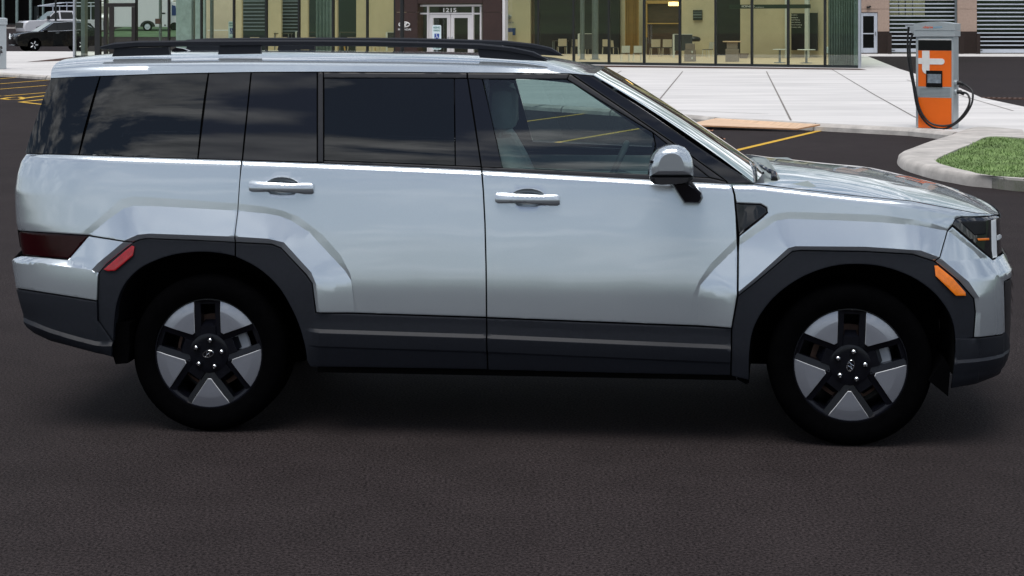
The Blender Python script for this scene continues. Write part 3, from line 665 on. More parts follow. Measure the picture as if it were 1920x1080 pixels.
MB().grid([frontcol(z, push=.004)[1:-1] for z in (.935, .955)], flip=True).build('light_bar', 'lampwhite', suv, smooth=30)

# --- shell behind the panels, floor and wheel housings: all unlit black
ARCH_R = [(217,662),(215,640),(216,600),(219,570),(230,540),(250,515),(283,492),(340,475),(378,472),(430,477.5),(482,499),(520,532),(545,572),(560,608),(570,640),(576,676)]
ARCH_F = [(1404,712),(1405,660),(1412,613),(1427,585),(1456,550),(1506,515),(1564,499),(1608,495),(1652,498),(1710,520),(1754,552),(1778,582),(1787,605),(1790,660),(1786,705)]
shell = [(46,292),(230,297),(453,304),(903,322),(1370,350),(1593,372),(1768,394),(1850,412),(1868,480),(1880,530),(1878,620),(1870,690)]+ARCH_F[::-1]+[(1300,700),(914,690)]+ARCH_R[::-1]+[(100,632),(60,605),(45,560),(38,480),(34,380),(36,320)]
panel('inner_shell', shell, 'void', suv, off=-.030, fl=False, step=.06, thick=.01, gap=.004, edge=0)
for arch, nm in ((ARCH_R, 0), (ARCH_F, 1)):
    a2 = S(arch, W)
    for sg in (-1, 1):
        b = MB(); b.grid([[(p[0], sg*(.90-.0), p[1]+.004) for p in a2], [(p[0], sg*.50, p[1]+.004) for p in a2]], flip=(sg > 0))
        b.add([(p[0], sg*.50, p[1]) for p in a2], [tuple(range(len(a2)))]); b.build('wheel_housing', 'void', suv)
MB().box((-1.9, -.49, .27), (1.95, .49, .34)).box((-.93, -.86, .27), (.93, .86, .34)).build('floor_pan', 'void', suv)
# mud flaps
for (poly, dy) in (([(213,604),(246,604),(246,650),(243,679),(220,681),(214,660)], .05), ([(1411,630),(1404,716),(1398,718),(1382,709),(1392,680),(1404,634)], .03), ([(1740,712),(1776,741),(1780,690),(1770,670)], .1)):
    q = Lp(poly, -.90)
    for sg in (-1, 1):
        b = MB(); b.prism([tuple(x) for x in q], lambda a, c: (a, sg*.925, c), lambda a, c: (a, sg*(.925-.10-dy), c)); b.build('mud_flap', 'tyre', suv)
# roof rails
for sg in (-1, 1):
    tp = Lp([(190,87),(217,79.5),(258,76.5),(360,75.5),(480,75),(600,75),(700,76),(800,78.5),(900,81.5),(960,88),(1000,96.5),(1028,111)], -.60)
    bt = Lp([(190,92),(217,92.5),(258,88.5),(360,87.2),(480,86.5),(600,86.5),(700,87),(800,89),(895,92.5),(948,96.5),(992,104),(1026,113)], -.60)
    if sg > 0: tp[:, 0] -= .10*np.clip(tp[:, 0], 0, 1)/.25*.45; bt[:, 0] -= .10*np.clip(bt[:, 0], 0, 1)/.25*.45
    b = MB(); rr = []
    for (u0, z0), (u1, z1) in zip(tp, bt):
        y0 = sg*.60; hw = .022
        rr.append([(u0, y0-hw*.5, z0), (u0, y0+hw*.5, z0), (u0, y0+hw, z0*.75+z1*.25), (u1, y0+hw, z0*.2+z1*.8), (u1, y0+hw*.6, z1), (u1, y0-hw*.6, z1), (u1, y0-hw, z0*.2+z1*.8), (u0, y0-hw, z0*.75+z1*.25), (u0, y0-hw*.5, z0)])
    b.grid(rr, flip=True); b.add(rr[0][:-1], [tuple(range(8))]); b.add(rr[-1][:-1], [tuple(range(8))[::-1]])
    rail = b.build('roof_rail', 'clad', suv, smooth=40)
    for ft in ([(217,91),(317,88),(320,103),(212,106)], [(414,87),(490,86),(490,101),(410,102)], [(896,91.5),(950,95.5),(1000,104.5),(1028,115),(960,112),(900,108)]):
        q = Lp(ft, -.60); b = MB(); b.prism([tuple(x) for x in q], lambda a, c: (a, sg*.615, c), lambda a, c: (a, sg*.588, c)); b.build('rail_foot', 'clad', rail)
fn = MB(); q = Lp([(322,102),(325,93),(332,89),(345,91),(372,102)], 0); fn.prism([tuple(x) for x in q], lambda a, c: (a, -.02, c), lambda a, c: (a, .02, c)); fn.build('aerial_fin', 'blackgloss', suv)
# mirrors
def pod(poly, layers, name, m, parent, yb=-1.05):
    q = Lp(poly, yb); c = q.mean(0)
    for sg, par in ((-1, parent[0]), (1, parent[1])):
        rws = [[(c[0]+(p[0]-c[0])*k, sg*yy, c[1]+(p[1]-c[1])*k) for p in np.vstack([q, q[:1]])] for yy, k in layers]
        b = MB(); b.grid(rws, flip=(sg < 0)); b.add(rws[0][:-1], [tuple(range(len(q)))]); b.add(rws[-1][:-1], [tuple(range(len(q)))[::-1]])
        o = b.build(name, m, par, smooth=50)
        yield o
ms = list(pod(dens([(1217,328),(1216,312),(1219,298),(1225,286),(1234,277),(1247,271.5),(1260,270),(1272,271),(1284,276),(1292,284),(1298,296),(1301,312),(1301,328)], 6), [(1.165,.55),(1.160,.75),(1.145,.90),(1.12,.98),(1.08,1),(1.00,.97),(.965,.85)], 'mirror', 'silver', (suv, suv)))
list(pod([(1217,327),(1301,327),(1300,333),(1294,338),(1282,341),(1240,343.5),(1226,342),(1219,337)], [(1.155,.75),(1.14,.95),(1.08,1),(1.0,.97),(.96,.9)], 'mirror_base', 'trim', ms))
list(pod([(1219,297.5),(1265,298),(1264,301.5),(1218,302.5)], [(1.153,.9),(1.149,1),(1.10,1)], 'indicator_slit', 'blackgloss', ms))
list(pod([(1256,341),(1287,339),(1303,350),(1316,361),(1319,371),(1313,381),(1282,380),(1274,368)], [(1.05,.8),(1.03,.95),(.98,1),(.90,1),(.86,1)], 'mirror_stalk', 'blackgloss', ms, -1.0))
# cabin
cab = MB()
def seat(yc, x, nm='seat'):
    b = MB(); b.bbox((x-.22, yc-.25, .62), (x+.30, yc+.25, .80), .06)
    b.add([], []); o = b.build(nm, 'seat', suv, smooth=40)
    b = MB(); rws = []
    for z, xo, hw, th in ((.72, -.16, .24, .09), (.85, -.20, .25, .10), (1.0, -.25, .25, .09), (1.15, -.31, .24, .08), (1.25, -.35, .20, .065), (1.30, -.37, .15, .05)):
        rws.append([(x+xo+th*c_*(1 if c_ > 0 else .8), yc+hw*np.sign(s_)*abs(s_)**.5, z) for c_, s_ in [(math.cos(a), math.sin(a)) for a in np.linspace(0, 2*math.pi, 21)]])
    b.grid(rws); b.add(rws[-1][:-1], [tuple(range(20))]); b.build('seat_back', 'seat', o, smooth=60)
    b = MB(); b.bbox((x-.41, yc-.135, 1.33), (x-.29, yc+.135, 1.53), .045); b.tube([(x-.37, yc-.06, 1.26), (x-.36, yc-.06, 1.36)], .008); b.tube([(x-.37, yc+.06, 1.26), (x-.36, yc+.06, 1.36)], .008)
    b.build('headrest', 'seat', o, smooth=40)
sx = float(L(975, 240, -.40)[0])+.36
seat(-.40, sx-.085); seat(.40, sx-.17); seat(-.40, sx-.95); seat(.40, sx-.95)
b = MB(); b.bbox((1.02, -.80, .75), (1.32, .80, 1.12), .06); b.bbox((.85, -.78, .72), (1.10, .78, 1.02), .05); b.build('dashboard', 'inner', suv, smooth=40)
dash = bpy.data.objects['dashboard']
b = MB(); b.bbox((.835, -.05, 1.02), (.86, .70, 1.12), .008); b.build('display', 'innerdark', dash, smooth=40)
b = MB(); stx = float(L(1160, 290, .38)[0])
ring = [(stx-.03+.17*math.sin(a)*math.sin(R(25)), .40+.18*math.cos(a), 1.06+.17*math.sin(a)*math.cos(R(25))) for a in np.linspace(0, 2*math.pi, 33)]
b.tube(ring, .016, 8, caps=False); b.tube([(stx-.03, .40, 1.06), (stx+.22, .40, .98)], .03); b.tube([(stx-.03, .24, 1.06), (stx-.03, .56, 1.06)], .02)
b.build('steering_wheel', 'innerdark', suv, smooth=50)
for sg in (-1, 1): b = MB(); b.box((-.82, sg*.80-.015, .40), (.86, sg*.80+.015, 1.10 if sg < 0 else 1.12)); b.bbox((-.2, sg*.755-.029, 1.0), (1.0, sg*.755+.029, 1.04), .01); b.build('door_lining', 'inner', suv)
MB().box((-2.0, -.49, .5), (-1.2, .49, 1.1)).build('load_floor', 'void', suv)
wq = ws[2][len(top)//2]; b = MB(); b.tube([(wq[0]-.03, 0, wq[2]-.01), (wq[0]-.10, 0, wq[2]-.05)], .01); b.bbox((wq[0]-.13, -.12, wq[2]-.08), (wq[0]-.10, .12, wq[2]-.02), .012); b.build('rear_view_mirror', 'innerdark', suv, smooth=40)

# --- wheels
RT, RR = (H-(664-HY)/ ((F*1.0)/C_R.y)) , .2445
HUBZ = .3515
def wheel(x, y, side, spin, emb):
    wl = MB(); RO = .352
    prof = [(.238, -.02), (.250, -.040), (.285, -.052), (.318, -.050), (.338, -.038), (.349, -.018)]
    for k in range(9): prof += [(.3515, -.010+.022*k), (.3515, .006+.022*k), (.345, .008+.022*k), (.345, .0115+.022*k)]
    prof += [(.349, .20), (.338, .222), (.300, .235), (.25, .22), (.238, .20)]
    wl.lathe(prof, axis='y', seg=72); root = wl.build('wheel', 'tyre', suv, smooth=35)
    b = MB(); b.lathe([(.247, -.028), (.246, -.034), (.241, -.0345), (.238, -.026), (.224, -.018), (.214, .02), (.212, .16), (.10, .165), (.06, .10), (.0, .10)], axis='y', seg=64)
    # hub plate with five rimmed windows
    R_ = RR; pl = []
    b.lathe([(0, -.0310), (.06, -.0310), (.086, -.0305), (.088, -.0295), (.088, -.01)], axis='y', seg=40)
    for k in range(5):
        a = R(90+72*k)+spin; ca, sa = math.cos(a), math.sin(a)
        def T(r, t, yy): return (r*ca-t*sa, yy, r*sa+t*ca)
        hw, h2, r0, r1, q0, q1 = .25*R_, (.135*R_), .30*R_, .968*R_, .50*R_, .90*R_
        def bx(ra, rb, ta, tb, ya, yb, yi):
            vs = [T(ra, ta, ya), T(rb, ta, ya), T(rb, tb, yb), T(ra, tb, yb)]; vs += [T(ra, ta, .03), T(rb, ta, .03), T(rb, tb, .03), T(ra, tb, .03)]
            b.add(vs, [(0,1,2,3),(0,4,5,1),(1,5,6,2),(2,6,7,3),(3,7,4,0)])
        bx(r0, r1, -hw, -h2, -.030, -.022, 0); bx(r0, r1, h2, hw, -.022, -.030, 0); bx(r0, q0, -h2, h2, -.028, -.028, 0); bx(q1, r1, -h2, h2, -.02, -.02, 0)
        b.add([T(q0, -h2*.9, -.022), T(q0, h2*.9, -.022), T(q0+.022, h2*.75, .02), T(q0+.022, -h2*.75, .02)], [(0,1,2,3)])
    b.build('rim', 'rimblack', root, smooth=30)
    b = MB(); b.lathe([(.05, .05), (.165, .05), (.165, .07), (.05, .07)], axis='y', seg=40); b.build('brake_disc', 'iron', root, smooth=30)
    b = MB(); a0 = R(20) if emb else R(160)
    b.grid([[(rr*math.cos(a0+d), yy, rr*math.sin(a0+d)) for d in np.linspace(-.32, .32, 9)] for rr, yy in ((.125, .02), (.13, .012), (.178, .012), (.183, .02))]); b.build('brake_caliper', 'silveralu', root, smooth=30)
    for k in range(5):
        ph = R(54+72*k)+spin
        rs = [.465, .58, .68, .80, .81, .89, .978]; rows_ = []; edg = []
        for r in rs:
            al = R(36)-math.asin(.25/r)
            rows_.append([(r*R_*math.cos(ph+al*t), -.0385+(0 if r < .805 else .008*((r-.805)/.17)), r*R_*math.sin(ph+al*t)) for t in np.linspace(-1, 1, 13)])
        loop = rows_[0]+[r[-1] for r in rows_[1:]]+rows_[-1][-2::-1]+[r[0] for r in rows_[-2:0:-1]]
        b = MB(); b.grid(rows_, flip=True)
        n = len(loop); b.add(loop+[(p[0], p[1]+.02, p[2]) for p in loop], [(i, n+i, n+(i+1) % n, (i+1) % n) for i in range(n)], 2)
        ctr = np.array(loop).mean(0)
        b.add(loop+[tuple(ctr+(np.array(p)-ctr)*1.035+np.array([0, .004, 0])) for p in loop], [(i, n+i, n+(i+1) % n, (i+1) % n) for i in range(n)], 1)  # pale ring paints the light caught along the insert edges
        b.build('spoke_insert', ['machined', 'alloyglint', 'rimblack'], root, smooth=12)
        a = R(80+72*k)+spin; r = .062
        b = MB(); b.lathe([(.0, -.052), (.005, -.052), (.009, -.048), (.0095, -.036)], (r*math.cos(a), 0, r*math.sin(a)), 'y', 10); b.lathe([(.014, -.0395), (.0145, -.042), (.0165, -.042), (.017, -.038)], (r*math.cos(a), 0, r*math.sin(a)), 'y', 16, 1)
        b.build('lug_nut', ['chrome', 'rimblack'], root, smooth=30)
    b = MB(); ea = emb
    def ET(p, q): return (p*math.cos(ea)-q*math.sin(ea), -.0435, p*math.sin(ea)+q*math.cos(ea))
    b.tube([ET(.0245*math.cos(a), .0145*math.sin(a)) for a in np.linspace(0, 2*math.pi, 29)], .0016, 6, caps=False)
    for pa in ([(-.0125,-.0105),(-.006,.0005),(-.004,.0115)], [(.004,-.0115),(.006,-.0005),(.0125,.0105)], [(-.0075,-.003),(0,-.001),(.0075,.003)]): b.tube([ET(*q) for q in pa], .0022, 6)
    b.build('emblem', 'chrome', root, smooth=40)
    root.location = (x, y, HUBZ)
    if side > 0: root.rotation_euler.z = math.pi
    return root
wheel(-WB, -WHEEL_Y+.045, -1, R(2), R(14)); wheel(WB, -WHEEL_Y+.045, -1, R(-2), R(72))
wheel(-WB, WHEEL_Y-.045, 1, R(20), R(40)); wheel(WB, WHEEL_Y-.045, 1, R(-15), R(10))

# ================================================================== ground, paving, markings
def gz(x, y):                                        # the land rises beyond the left end of the building
    t = min(1, max(0, (y-106)/34)); s = min(1, max(0, (-8-x)/6)); return 1.6*t*s
b = MB(); xs = list(np.linspace(-900, -60, 8))+list(np.linspace(-52, 0, 14))+list(np.linspace(10, 60, 5))+list(np.linspace(100, 900, 7)); ys = list(np.linspace(-600, 0, 8))+list(np.linspace(10, 100, 10))+list(np.linspace(103, 145, 15))+list(np.linspace(160, 1500, 8))
b.grid([[(x, y, gz(x, y)) for x in xs] for y in ys])
tag(b.build('ground', 'asphalt'), kind='structure')
KZ = .12
near = [(-400,121),(0,136),(95,142),(500,164),(900,188),(1255,211.5),(1350,220.5),(1440,224.5),(1537,231),(1717,240),(1800,248),(1856,252),(1920,254),(2100,262)]
right = [(2100,246),(1920,200),(1840,183),(1800,165),(1712,137),(1686,129),(1622,103.5)]
pl = [G(*p, KZ) for p in near]+[G(*p, KZ) for p in right]+[G(900, 99, KZ), G(300, 97.5, KZ), G(136, 96.5, KZ), G(-400, 95, KZ)]
b = MB(); b.prism([(p.x, p.y) for p in pl], lambda a, c: (a, c, 0.0), lambda a, c: (a, c, KZ))
def ribbon(mb, pts, wd, z, mi=0):                    # flat strip along points
    pts = [Vector((p[0], p[1], 0)) for p in pts]; l = []; r = []
    for i, p in enumerate(pts):
        d = (pts[min(i+1, len(pts)-1)]-pts[max(i-1, 0)]).normalized(); n = Vector((-d.y, d.x, 0)); l.append(p+n*wd/2+Vector((0, 0, z))); r.append(p-n*wd/2+Vector((0, 0, z)))
    mb.grid([r, l], mi)
for a, c in (((1280,134),(1229,196)), ((1229,196),(1222,209)), ((1437,134),(1483,226)), ((1558,129),(1640,178)), ((1640,178),(1712,218)), ((1712,218),(1770,243)), ((1165,133),(1118,160)), ((1000,196),(1440,214)), ((95,128),(0,131)), ((95,116),(0,118)), ((1700,150),(1900,208))):
    ribbon(b, [G(*a, KZ), G(*c, KZ)], .035, KZ+.004, 1)
tag(b.build('pavement', ['concrete', 'joint']), kind='structure')
# kerb stones along the edge of the paving: real steps a little in front of the slab
b = MB(); pts = [G(*p, KZ) for p in near[:11]]
for i in range(len(pts)-1):
    p, q = pts[i], pts[i+1]; n = Vector((q.y-p.y, -(q.x-p.x), 0)).normalized(); k = max(1, int((q-p).length/1.5))
    for j in range(k):
        a = p+(q-p)*(j/k+.004); c = p+(q-p)*((j+1)/k-.004); sec = [(.0, 0), (.17, 0), (.165, .07), (.13, .112), (.10, KZ+.004), (0, KZ+.004)]
        b.add([a.to_2d().to_3d()+n*s+Vector((0, 0, h)) for s, h in sec]+[c.to_2d().to_3d()+n*s+Vector((0, 0, h)) for s, h in sec], [(m, (m+1) % 6, 6+(m+1) % 6, 6+m) for m in range(6)]+[tuple(range(6))[::-1], tuple(range(6, 12))])
tag(b.build('kerb', 'kerb', smooth=30), kind='structure')
# grass island with its own kerb
outer = [(1915,255),(1830,249),(1771,268),(1736,279),(1700,293),(1685,299),(1682,305.5),(1687,313),(1698,320),(1725,329),(1754,337),(1790,344),(1827,350),(1920,357),(2100,366)]
inner = [(1925,260),(1856,257),(1823,270),(1795,281),(1768,293),(1757,299),(1755,303.5),(1762,308),(1775,312),(1797,318),(1820,323),(1841,328),(1920,337),(2100,345)]
po = [G(*p, 0) for p in outer]; pi_ = [G(*p, .13) for p in inner]
def smooth_line(pts, n=6):
    o = []
    for i in range(len(pts)-1):
        p0, p1, p2, p3 = pts[max(i-1, 0)], pts[i], pts[i+1], pts[min(i+2, len(pts)-1)]
        for k in range(n):
            t = k/n; o.append(.5*((2*p1)+(-p0+p2)*t+(2*p0-5*p1+4*p2-p3)*t*t+(-p0+3*p1-3*p2+p3)*t**3))
    return o+[pts[-1]]
so_, si_ = smooth_line(po), smooth_line(pi_); b = MB(); rws = []
for a, c in zip(so_, si_):
    d = (c-a); d.z = 0; rws.append([a.to_2d().to_3d()+Vector((0, 0, .0)), a.to_2d().to_3d()+d*.04+Vector((0, 0, .08)), a.to_2d().to_3d()+d*.14+Vector((0, 0, .125)), a.to_2d().to_3d()+d*.30+Vector((0, 0, .14)), c.to_2d().to_3d()+Vector((0, 0, .14)), c.to_2d().to_3d()-Vector((0, 0, .05))])
b.grid(rws); tag(b.build('kerb', 'kerb', smooth=50), kind='structure')
lawn = [(p.x, p.y) for p in si_]+[(G(2300, 330, .13).x, G(2300, 330, .13).y), (G(2300, 262, .13).x, G(2300, 262, .13).y)]
b = MB(); b.prism(lawn, lambda a, c: (a, c, 0), lambda a, c: (a, c, .115)); tag(b.build('lawn', 'soil'), kind='structure')
rng = np.random.RandomState(3); lp = np.array(lawn); mn, mxx = lp.min(0), lp.max(0); mxx[0] = min(mxx[0], G(1960, 300).x+.6)
q = mn+(mxx-mn)*rng.rand(60000, 2); q = q[pip(q, lp)][:26000]; b = MB(); vs = []; fs = []
for i, (x, y) in enumerate(q):
    h = .018+.022*rng.rand()+.014*(math.sin(x*5+1)*math.sin(y*4)); a = rng.rand()*6.28; l = .025+.03*rng.rand(); tx, ty = math.cos(a), math.sin(a); k = len(vs)
    vs += [(x-ty*.006, y+tx*.006, .112), (x+ty*.006, y-tx*.006, .112), (x+tx*l, y+ty*l, .115+max(.015, h))]; fs.append((k, k+1, k+2))
b.add(vs, fs); tag(b.build('grass', 'grass'), 'short green lawn grass filling the kerbed island', 'grass', kind='stuff')
# painted lines
b = MB()
for a, c in (((1365,286),(1555,241)), ((1000,275),(1290,226)), ((870,243.5),(1135,208)), ((560,245),(860,190)), ((200,225),(520,173)),
             ((-60,152.5),(66,142.5)), ((-60,162),(92,150)), ((-60,172),(86,160.5)), ((8,180),(120,171)), ((-60,184),(3,180))):
    ribbon(b, [G(*a), G(*c)], .105, .004)
def flat(poly): 
    p = [G(*x) for x in poly]; t = tess([(a.x, a.y) for a in p]); b.add([(a.x, a.y, .004) for a in p], t)
ribbon(b, [G(*p) for p in smooth_line([Vector(x) for x in ((3,185,0),(22,182.5,0),(45,184,0),(38,187,0),(15,186.5,0))], 4)] if False else [G(3,185.5), G(18,183), G(36,182.2), G(45,184), G(38,186.5), G(18,187), G(3,185.5)], .13, .004)
ribbon(b, [G(45,184.5), G(60,182.5), G(100,178)], .14, .0045)
ribbon(b, [G(38,191.5), G(70,188), G(110,184)], .13, .004); ribbon(b, [G(38,191.5), G(70,195), G(110,199)], .13, .0045)
tag(b.build('road_markings', 'yellow'), kind='structure')
# bits lying on the ground
def leaf(px, py, s, a, lab):
    c = G(px, py, .0); b = MB(); b.grid([[(-.5*s, -.02*s, .01), (-.2*s, -.28*s, .03), (.25*s, -.2*s, .02), (.5*s, 0, .05)], [(-.5*s, 0, .012), (-.2*s, 0, .012), (.25*s, 0, .014), (.52*s, .01, .045)], [(-.5*s, .02*s, .01), (-.2*s, .26*s, .05), (.25*s, .24*s, .03), (.5*s, .03*s, .05)]])
    tag(b.build('dry_leaf', 'leaf', smooth=60, loc=c, rotz=a), lab, 'leaf', 'dry leaves on the asphalt')
leaf(1332, 248, .13, .5, 'small dry leaf on asphalt just below the plywood board'); leaf(1353, 262.5, .16, 2.2, 'curled dry leaf on asphalt above the yellow line end')
cs = [G(1284,231,.10), G(1342,221.5,.14), G(1538,233,.14), G(1495,245,.02)]
cs[3].z = .055; cs[0].z = .075; b = MB(); b.add([tuple(p) for p in cs]+[(p.x, p.y, p.z-.022) for p in cs], [(0,1,2,3)][::-1]+[(7,6,5,4)]); b.add([tuple(p) for p in cs]+[(p.x, p.y, p.z-.022) for p in cs], [(0,4,5,1),(1,5,6,2),(2,6,7,3),(3,7,4,0)], 1)
tag(b.build('plywood_board', ['ply', 'plyedge']), 'pale plywood board lying across the kerb', 'board')
b = MB(); c = G(1862, 185, .003)
b.box((-.85, -.28, -.01), (.85, -.24, .015)); b.box((-.85, .24, -.01), (.85, .28, .015))
for k in range(15): b.box((-.85+k*.12, -.24, -.01), (-.80+k*.12, .24, .013))
tag(b.build('storm_drain', 'iron', loc=(c.x, c.y, .012), rotz=-.35), 'rusty storm drain grate at the edge of the right driveway', 'drain')

# ================================================================== glass showroom
PZ = KZ
BP1, BP2 = G(140, 108.6, PZ), G(1612, 128.6, PZ); BA = math.atan2(BP2.y-BP1.y, BP2.x-BP1.x); bc, bs_ = math.cos(BA), math.sin(BA)
def BL(px, py=None, yo=0.0):                         # pixel -> showroom space, on the plane yo metres behind the glass line
    dx = (px-CX)/F; lx, ly = dx*bc+bs_, -dx*bs_+bc; ox, oy = -(BP1.x*bc+BP1.y*bs_), -(-BP1.x*bs_+BP1.y*bc)
    t = (yo-oy)/ly; z = H-t*(py-HY)/F if py is not None else 0.0
    return ox+t*lx, z, t
def bX(px, yo=0.0): return BL(px, None, yo)[0]
def bZ(px, py, yo=0.0): return BL(px, py, yo)[1]
def bworld(x, y, z=0): return Vector((BP1.x+x*bc-y*bs_, BP1.y+x*bs_+y*bc, z))
room = thing('showroom_building', 'low glass walled showroom with black mullions and a brown entrance portal', 'building', (BP1.x, BP1.y, 0), BA)
BLEN = (BP2-BP1).length; FZ = .14; TOP = 4.0; DEP = 22.0
MUL = [140, 184, 197, 256, 317, 378, 439, 500, 561, 625, 689, 741, 945, 1010, 1076, 1142, 1208, 1275, 1342, 1410, 1478, 1547, 1612]
for a, c in zip(MUL[:-1], MUL[1:]):
    if a == 741: continue
    xa, xc = bX(a), bX(c); b = MB(); b.box((xa+.02, -.012, FZ+.05), (xc-.02, .012, TOP)); b.build('window_pane', 'pane', room)
for a in MUL:
    xa = bX(a); wd = {184: .16, 140: .05, 1612: .04, 741: .04, 945: .04}.get(a, .038)
    b = MB(); b.box((xa-wd, -.06, FZ), (xa+wd, .06, TOP)); b.build('mullion', 'silveralu' if a in (140, 1612) else 'mullion', room)
b = MB(); b.box((bX(140)+.06, -.05, FZ+.0), (bX(741)-.06, .05, FZ+.10)); b.build('sill', 'sill', room)
b = MB(); b.box((bX(945)+.06, -.05, FZ+.0), (BLEN-.06, .05, FZ+.10)); b.build('sill', 'sill', room)
b = MB(); b.box((-.1, -.12, PZ-.05), (BLEN+.12, .10, FZ)); b.build('base_kerb', 'concrete', room)
_ed = Vector((BP2.x-2.4*BP2.y/40, BP2.y, 0)).normalized(); EDX, EDY = _ed.x*bc+_ed.y*bs_, -_ed.x*bs_+_ed.y*bc; EK = EDX/EDY     # the right end wall runs back at an angle
b = MB(); b.prism([(.1, .12), (BLEN-.1, .12), (BLEN-.1+EK*DEP, DEP), (.1, DEP)], lambda p, q: (p, q, PZ-.02), lambda p, q: (p, q, FZ-.006)); b.build('floor', 'wood', room)
b = MB(); b.box((-.2, -.25, TOP), (BLEN+.2, .3, TOP+.7)); b.box((-.2, DEP-.3, TOP), (BLEN+.2+EK*DEP, DEP+.2, TOP+.7))
for k in range(5): b.box((k*(BLEN-.4)/4-.0, .3, TOP+.1), (k*(BLEN-.4)/4+.25, DEP-.3, TOP+.6))
b.build('roof', 'bronze', room)  # unseen roof, left open between beams to let daylight reach the interior
b = MB(); b.box((.4, .3, TOP+.62), (BLEN-.4, DEP-.3, TOP+.64)); b.build('added_skylight', 'pane', room)  # unseen glass top, added so the rooms get daylight
# right end wall of glass, left end wall open glass
b = MB(); b.prism([(BLEN-.012+EK*.1, .1), (BLEN+.012+EK*.1, .1), (BLEN+.012+EK*DEP, DEP), (BLEN-.012+EK*DEP, DEP)], lambda p, q: (p, q, FZ+.02), lambda p, q: (p, q, TOP)); b.build('window_pane', 'pane', room)
for y in (4, 8, 12): b = MB(); b.box((BLEN-.05+EK*y, y-.03, FZ), (BLEN+.04+EK*y, y+.03, TOP)); b.build('mullion', 'mullion', room)
# inner walls, some dark ones painting the shade of openings: (from px, to px, metres behind the glass, material)
for a, c, yo, m in ((330,384,9,'teal'),(384,441,14,'beige'),(441,453,9,'beige'),(453,498,14,'darkgreen'),(498,527,10,'beige'),(527,560,15,'darkwall_opening'),(560,577,10,'beige'),(577,628,14,'darkgreen'),(628,632,9,'beige'),(632,668,14,'darkgreen'),(668,760,11,'beige'),
                    (760,945,15,'darkwall_opening'),(940,994,4.5,'beige'),(994,1000,4.6,'brownwall'),(1000,1161,15,'darkwall_opening'),(1159,1300,15.2,'beige'),(1213,1276,14.6,'brownwall'),(1278,1343,13,'beige'),(1343,1389,15.3,'darkwall_opening'),(1388,1482,12,'beige'),(1480,1611,13.2,'beige')):
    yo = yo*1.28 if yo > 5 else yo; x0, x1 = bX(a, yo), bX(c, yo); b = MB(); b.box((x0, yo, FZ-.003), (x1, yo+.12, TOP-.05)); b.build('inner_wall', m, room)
# timber surround and shelf of the dark alcove
yo = 18.68; b = MB()
for a, c, t, u in ((1209,1215,5,70),(1276,1281,5,66),(1209,1281,1,7),(1215,1276,43,45)): b.box((bX(a, yo), yo-.12, bZ(a, u, yo)), (bX(c, yo), yo-.003, bZ(a, t, yo)))
b.build('alcove_frame', 'gold', room)
def slats(a, c, yo, y0, y1, n, nm='window_blind'):
    b = MB(); 
    for k in range(n):
        z = bZ(a, y0+(y1-y0)*k/(n-1), yo); b.box((bX(a, yo), yo-.06, z-.035), (bX(c, yo), yo-.03, z+.035))
    b.build(nm, 'grout', room)
slats(454, 497, 17.9, 2, 56, 9); slats(527, 559, 19.1, 2, 58, 10)
# left door in the glass: dark bronze frame
b = MB()
for x0, x1, y0, y1 in ((199,256,6,13),(199,203,13,110),(207,216,13,110),(249,256,13,110),(203,207,62,64)): b.box((bX(x0), -.09, max(FZ, bZ(x0, y1))), (bX(x1), -.062, bZ(x0, y0)))
b.build('door', 'bronzedark', room)
# entrance portal
b = MB(); zt_ = TOP+.7
def plate(x0, x1, z0, z1, y=-.32): b.box((bX(x0, y)+.008, y, z0+.008), (bX(x1, y)-.008, .12, z1-.008))
for x0, x1 in ((741,783),(905,941)):
    for z0, z1 in ((PZ, bZ(x0, 76)), (bZ(x0, 76), bZ(x0, 23)), (bZ(x0, 23), zt_)): plate(x0, x1, z0, z1)
plate(783, 905, bZ(800, 7), zt_)
b.build('entrance_portal', 'bronze', room)
b = MB(); b.box((bX(942, -.3), -.30, PZ), (bX(947, -.3), -.05, TOP)); b.build('portal_edge', 'alu', room)
b = MB(); yd = -.02
def fr(x0, x1, y0, y1, d=.08): b.box((bX(x0), yd-d, max(FZ, bZ(x0, y1))), (bX(x1), yd, bZ(x0, y0)))
fr(782,905,9,12.5,.09); fr(782,786,12.5,130,.084); fr(803,806,12.5,130,.084); fr(887,890,12.5,130,.084); fr(902,905,12.5,130,.084); fr(786,803,24,27,.08); fr(806,887,24,27,.08); fr(890,902,24,27,.08)
ent = b.build('entrance_frame', 'alu', room)
for x0, x1, g0, g1 in ((806.5,846,814,840),(847,886.5,853,879)):
    b = MB(); fr(x0,g0,27.4,130,.06); fr(g1,x1,27.4,130,.06); fr(g0,g1,27.4,33.6,.06); fr(g0,g1,74,77,.055); fr(g0,g1,106,130,.06); dl = b.build('entrance_door', 'alu', room)
    b = MB(); b.box((bX(g0), -.05, FZ+.2), (bX(g1), -.04, bZ(g0, 33.6))); b.build('door_pane', 'pane', dl)
    hx = bX(843 if x0 < 830 else 850); b = MB(); b.tube([(hx, -.09, bZ(845, 77)), (hx, -.14, bZ(845, 76)), (hx, -.14, bZ(845, 70)), (hx, -.09, bZ(845, 69))], .018); b.build('handle', 'silveralu', dl)
for x0, x1, y0, y1 in ((786,803,27,118),(890,902,27,118),(786,803,12.5,24),(806,887,12.5,24),(890,902,12.5,24)):
    b = MB(); b.box((bX(x0), -.05, max(FZ, bZ(x0, y1))), (bX(x1), -.04, bZ(x0, y0))); b.build('window_pane', 'pane', room)
b = MB(); fit_text('1215', bX(834), bX(858.5), bZ(846, 23), bZ(846, 15), lambda p, q: (p, -.12, q), b, bold=.02); b.build('house_number', 'lettering', room)
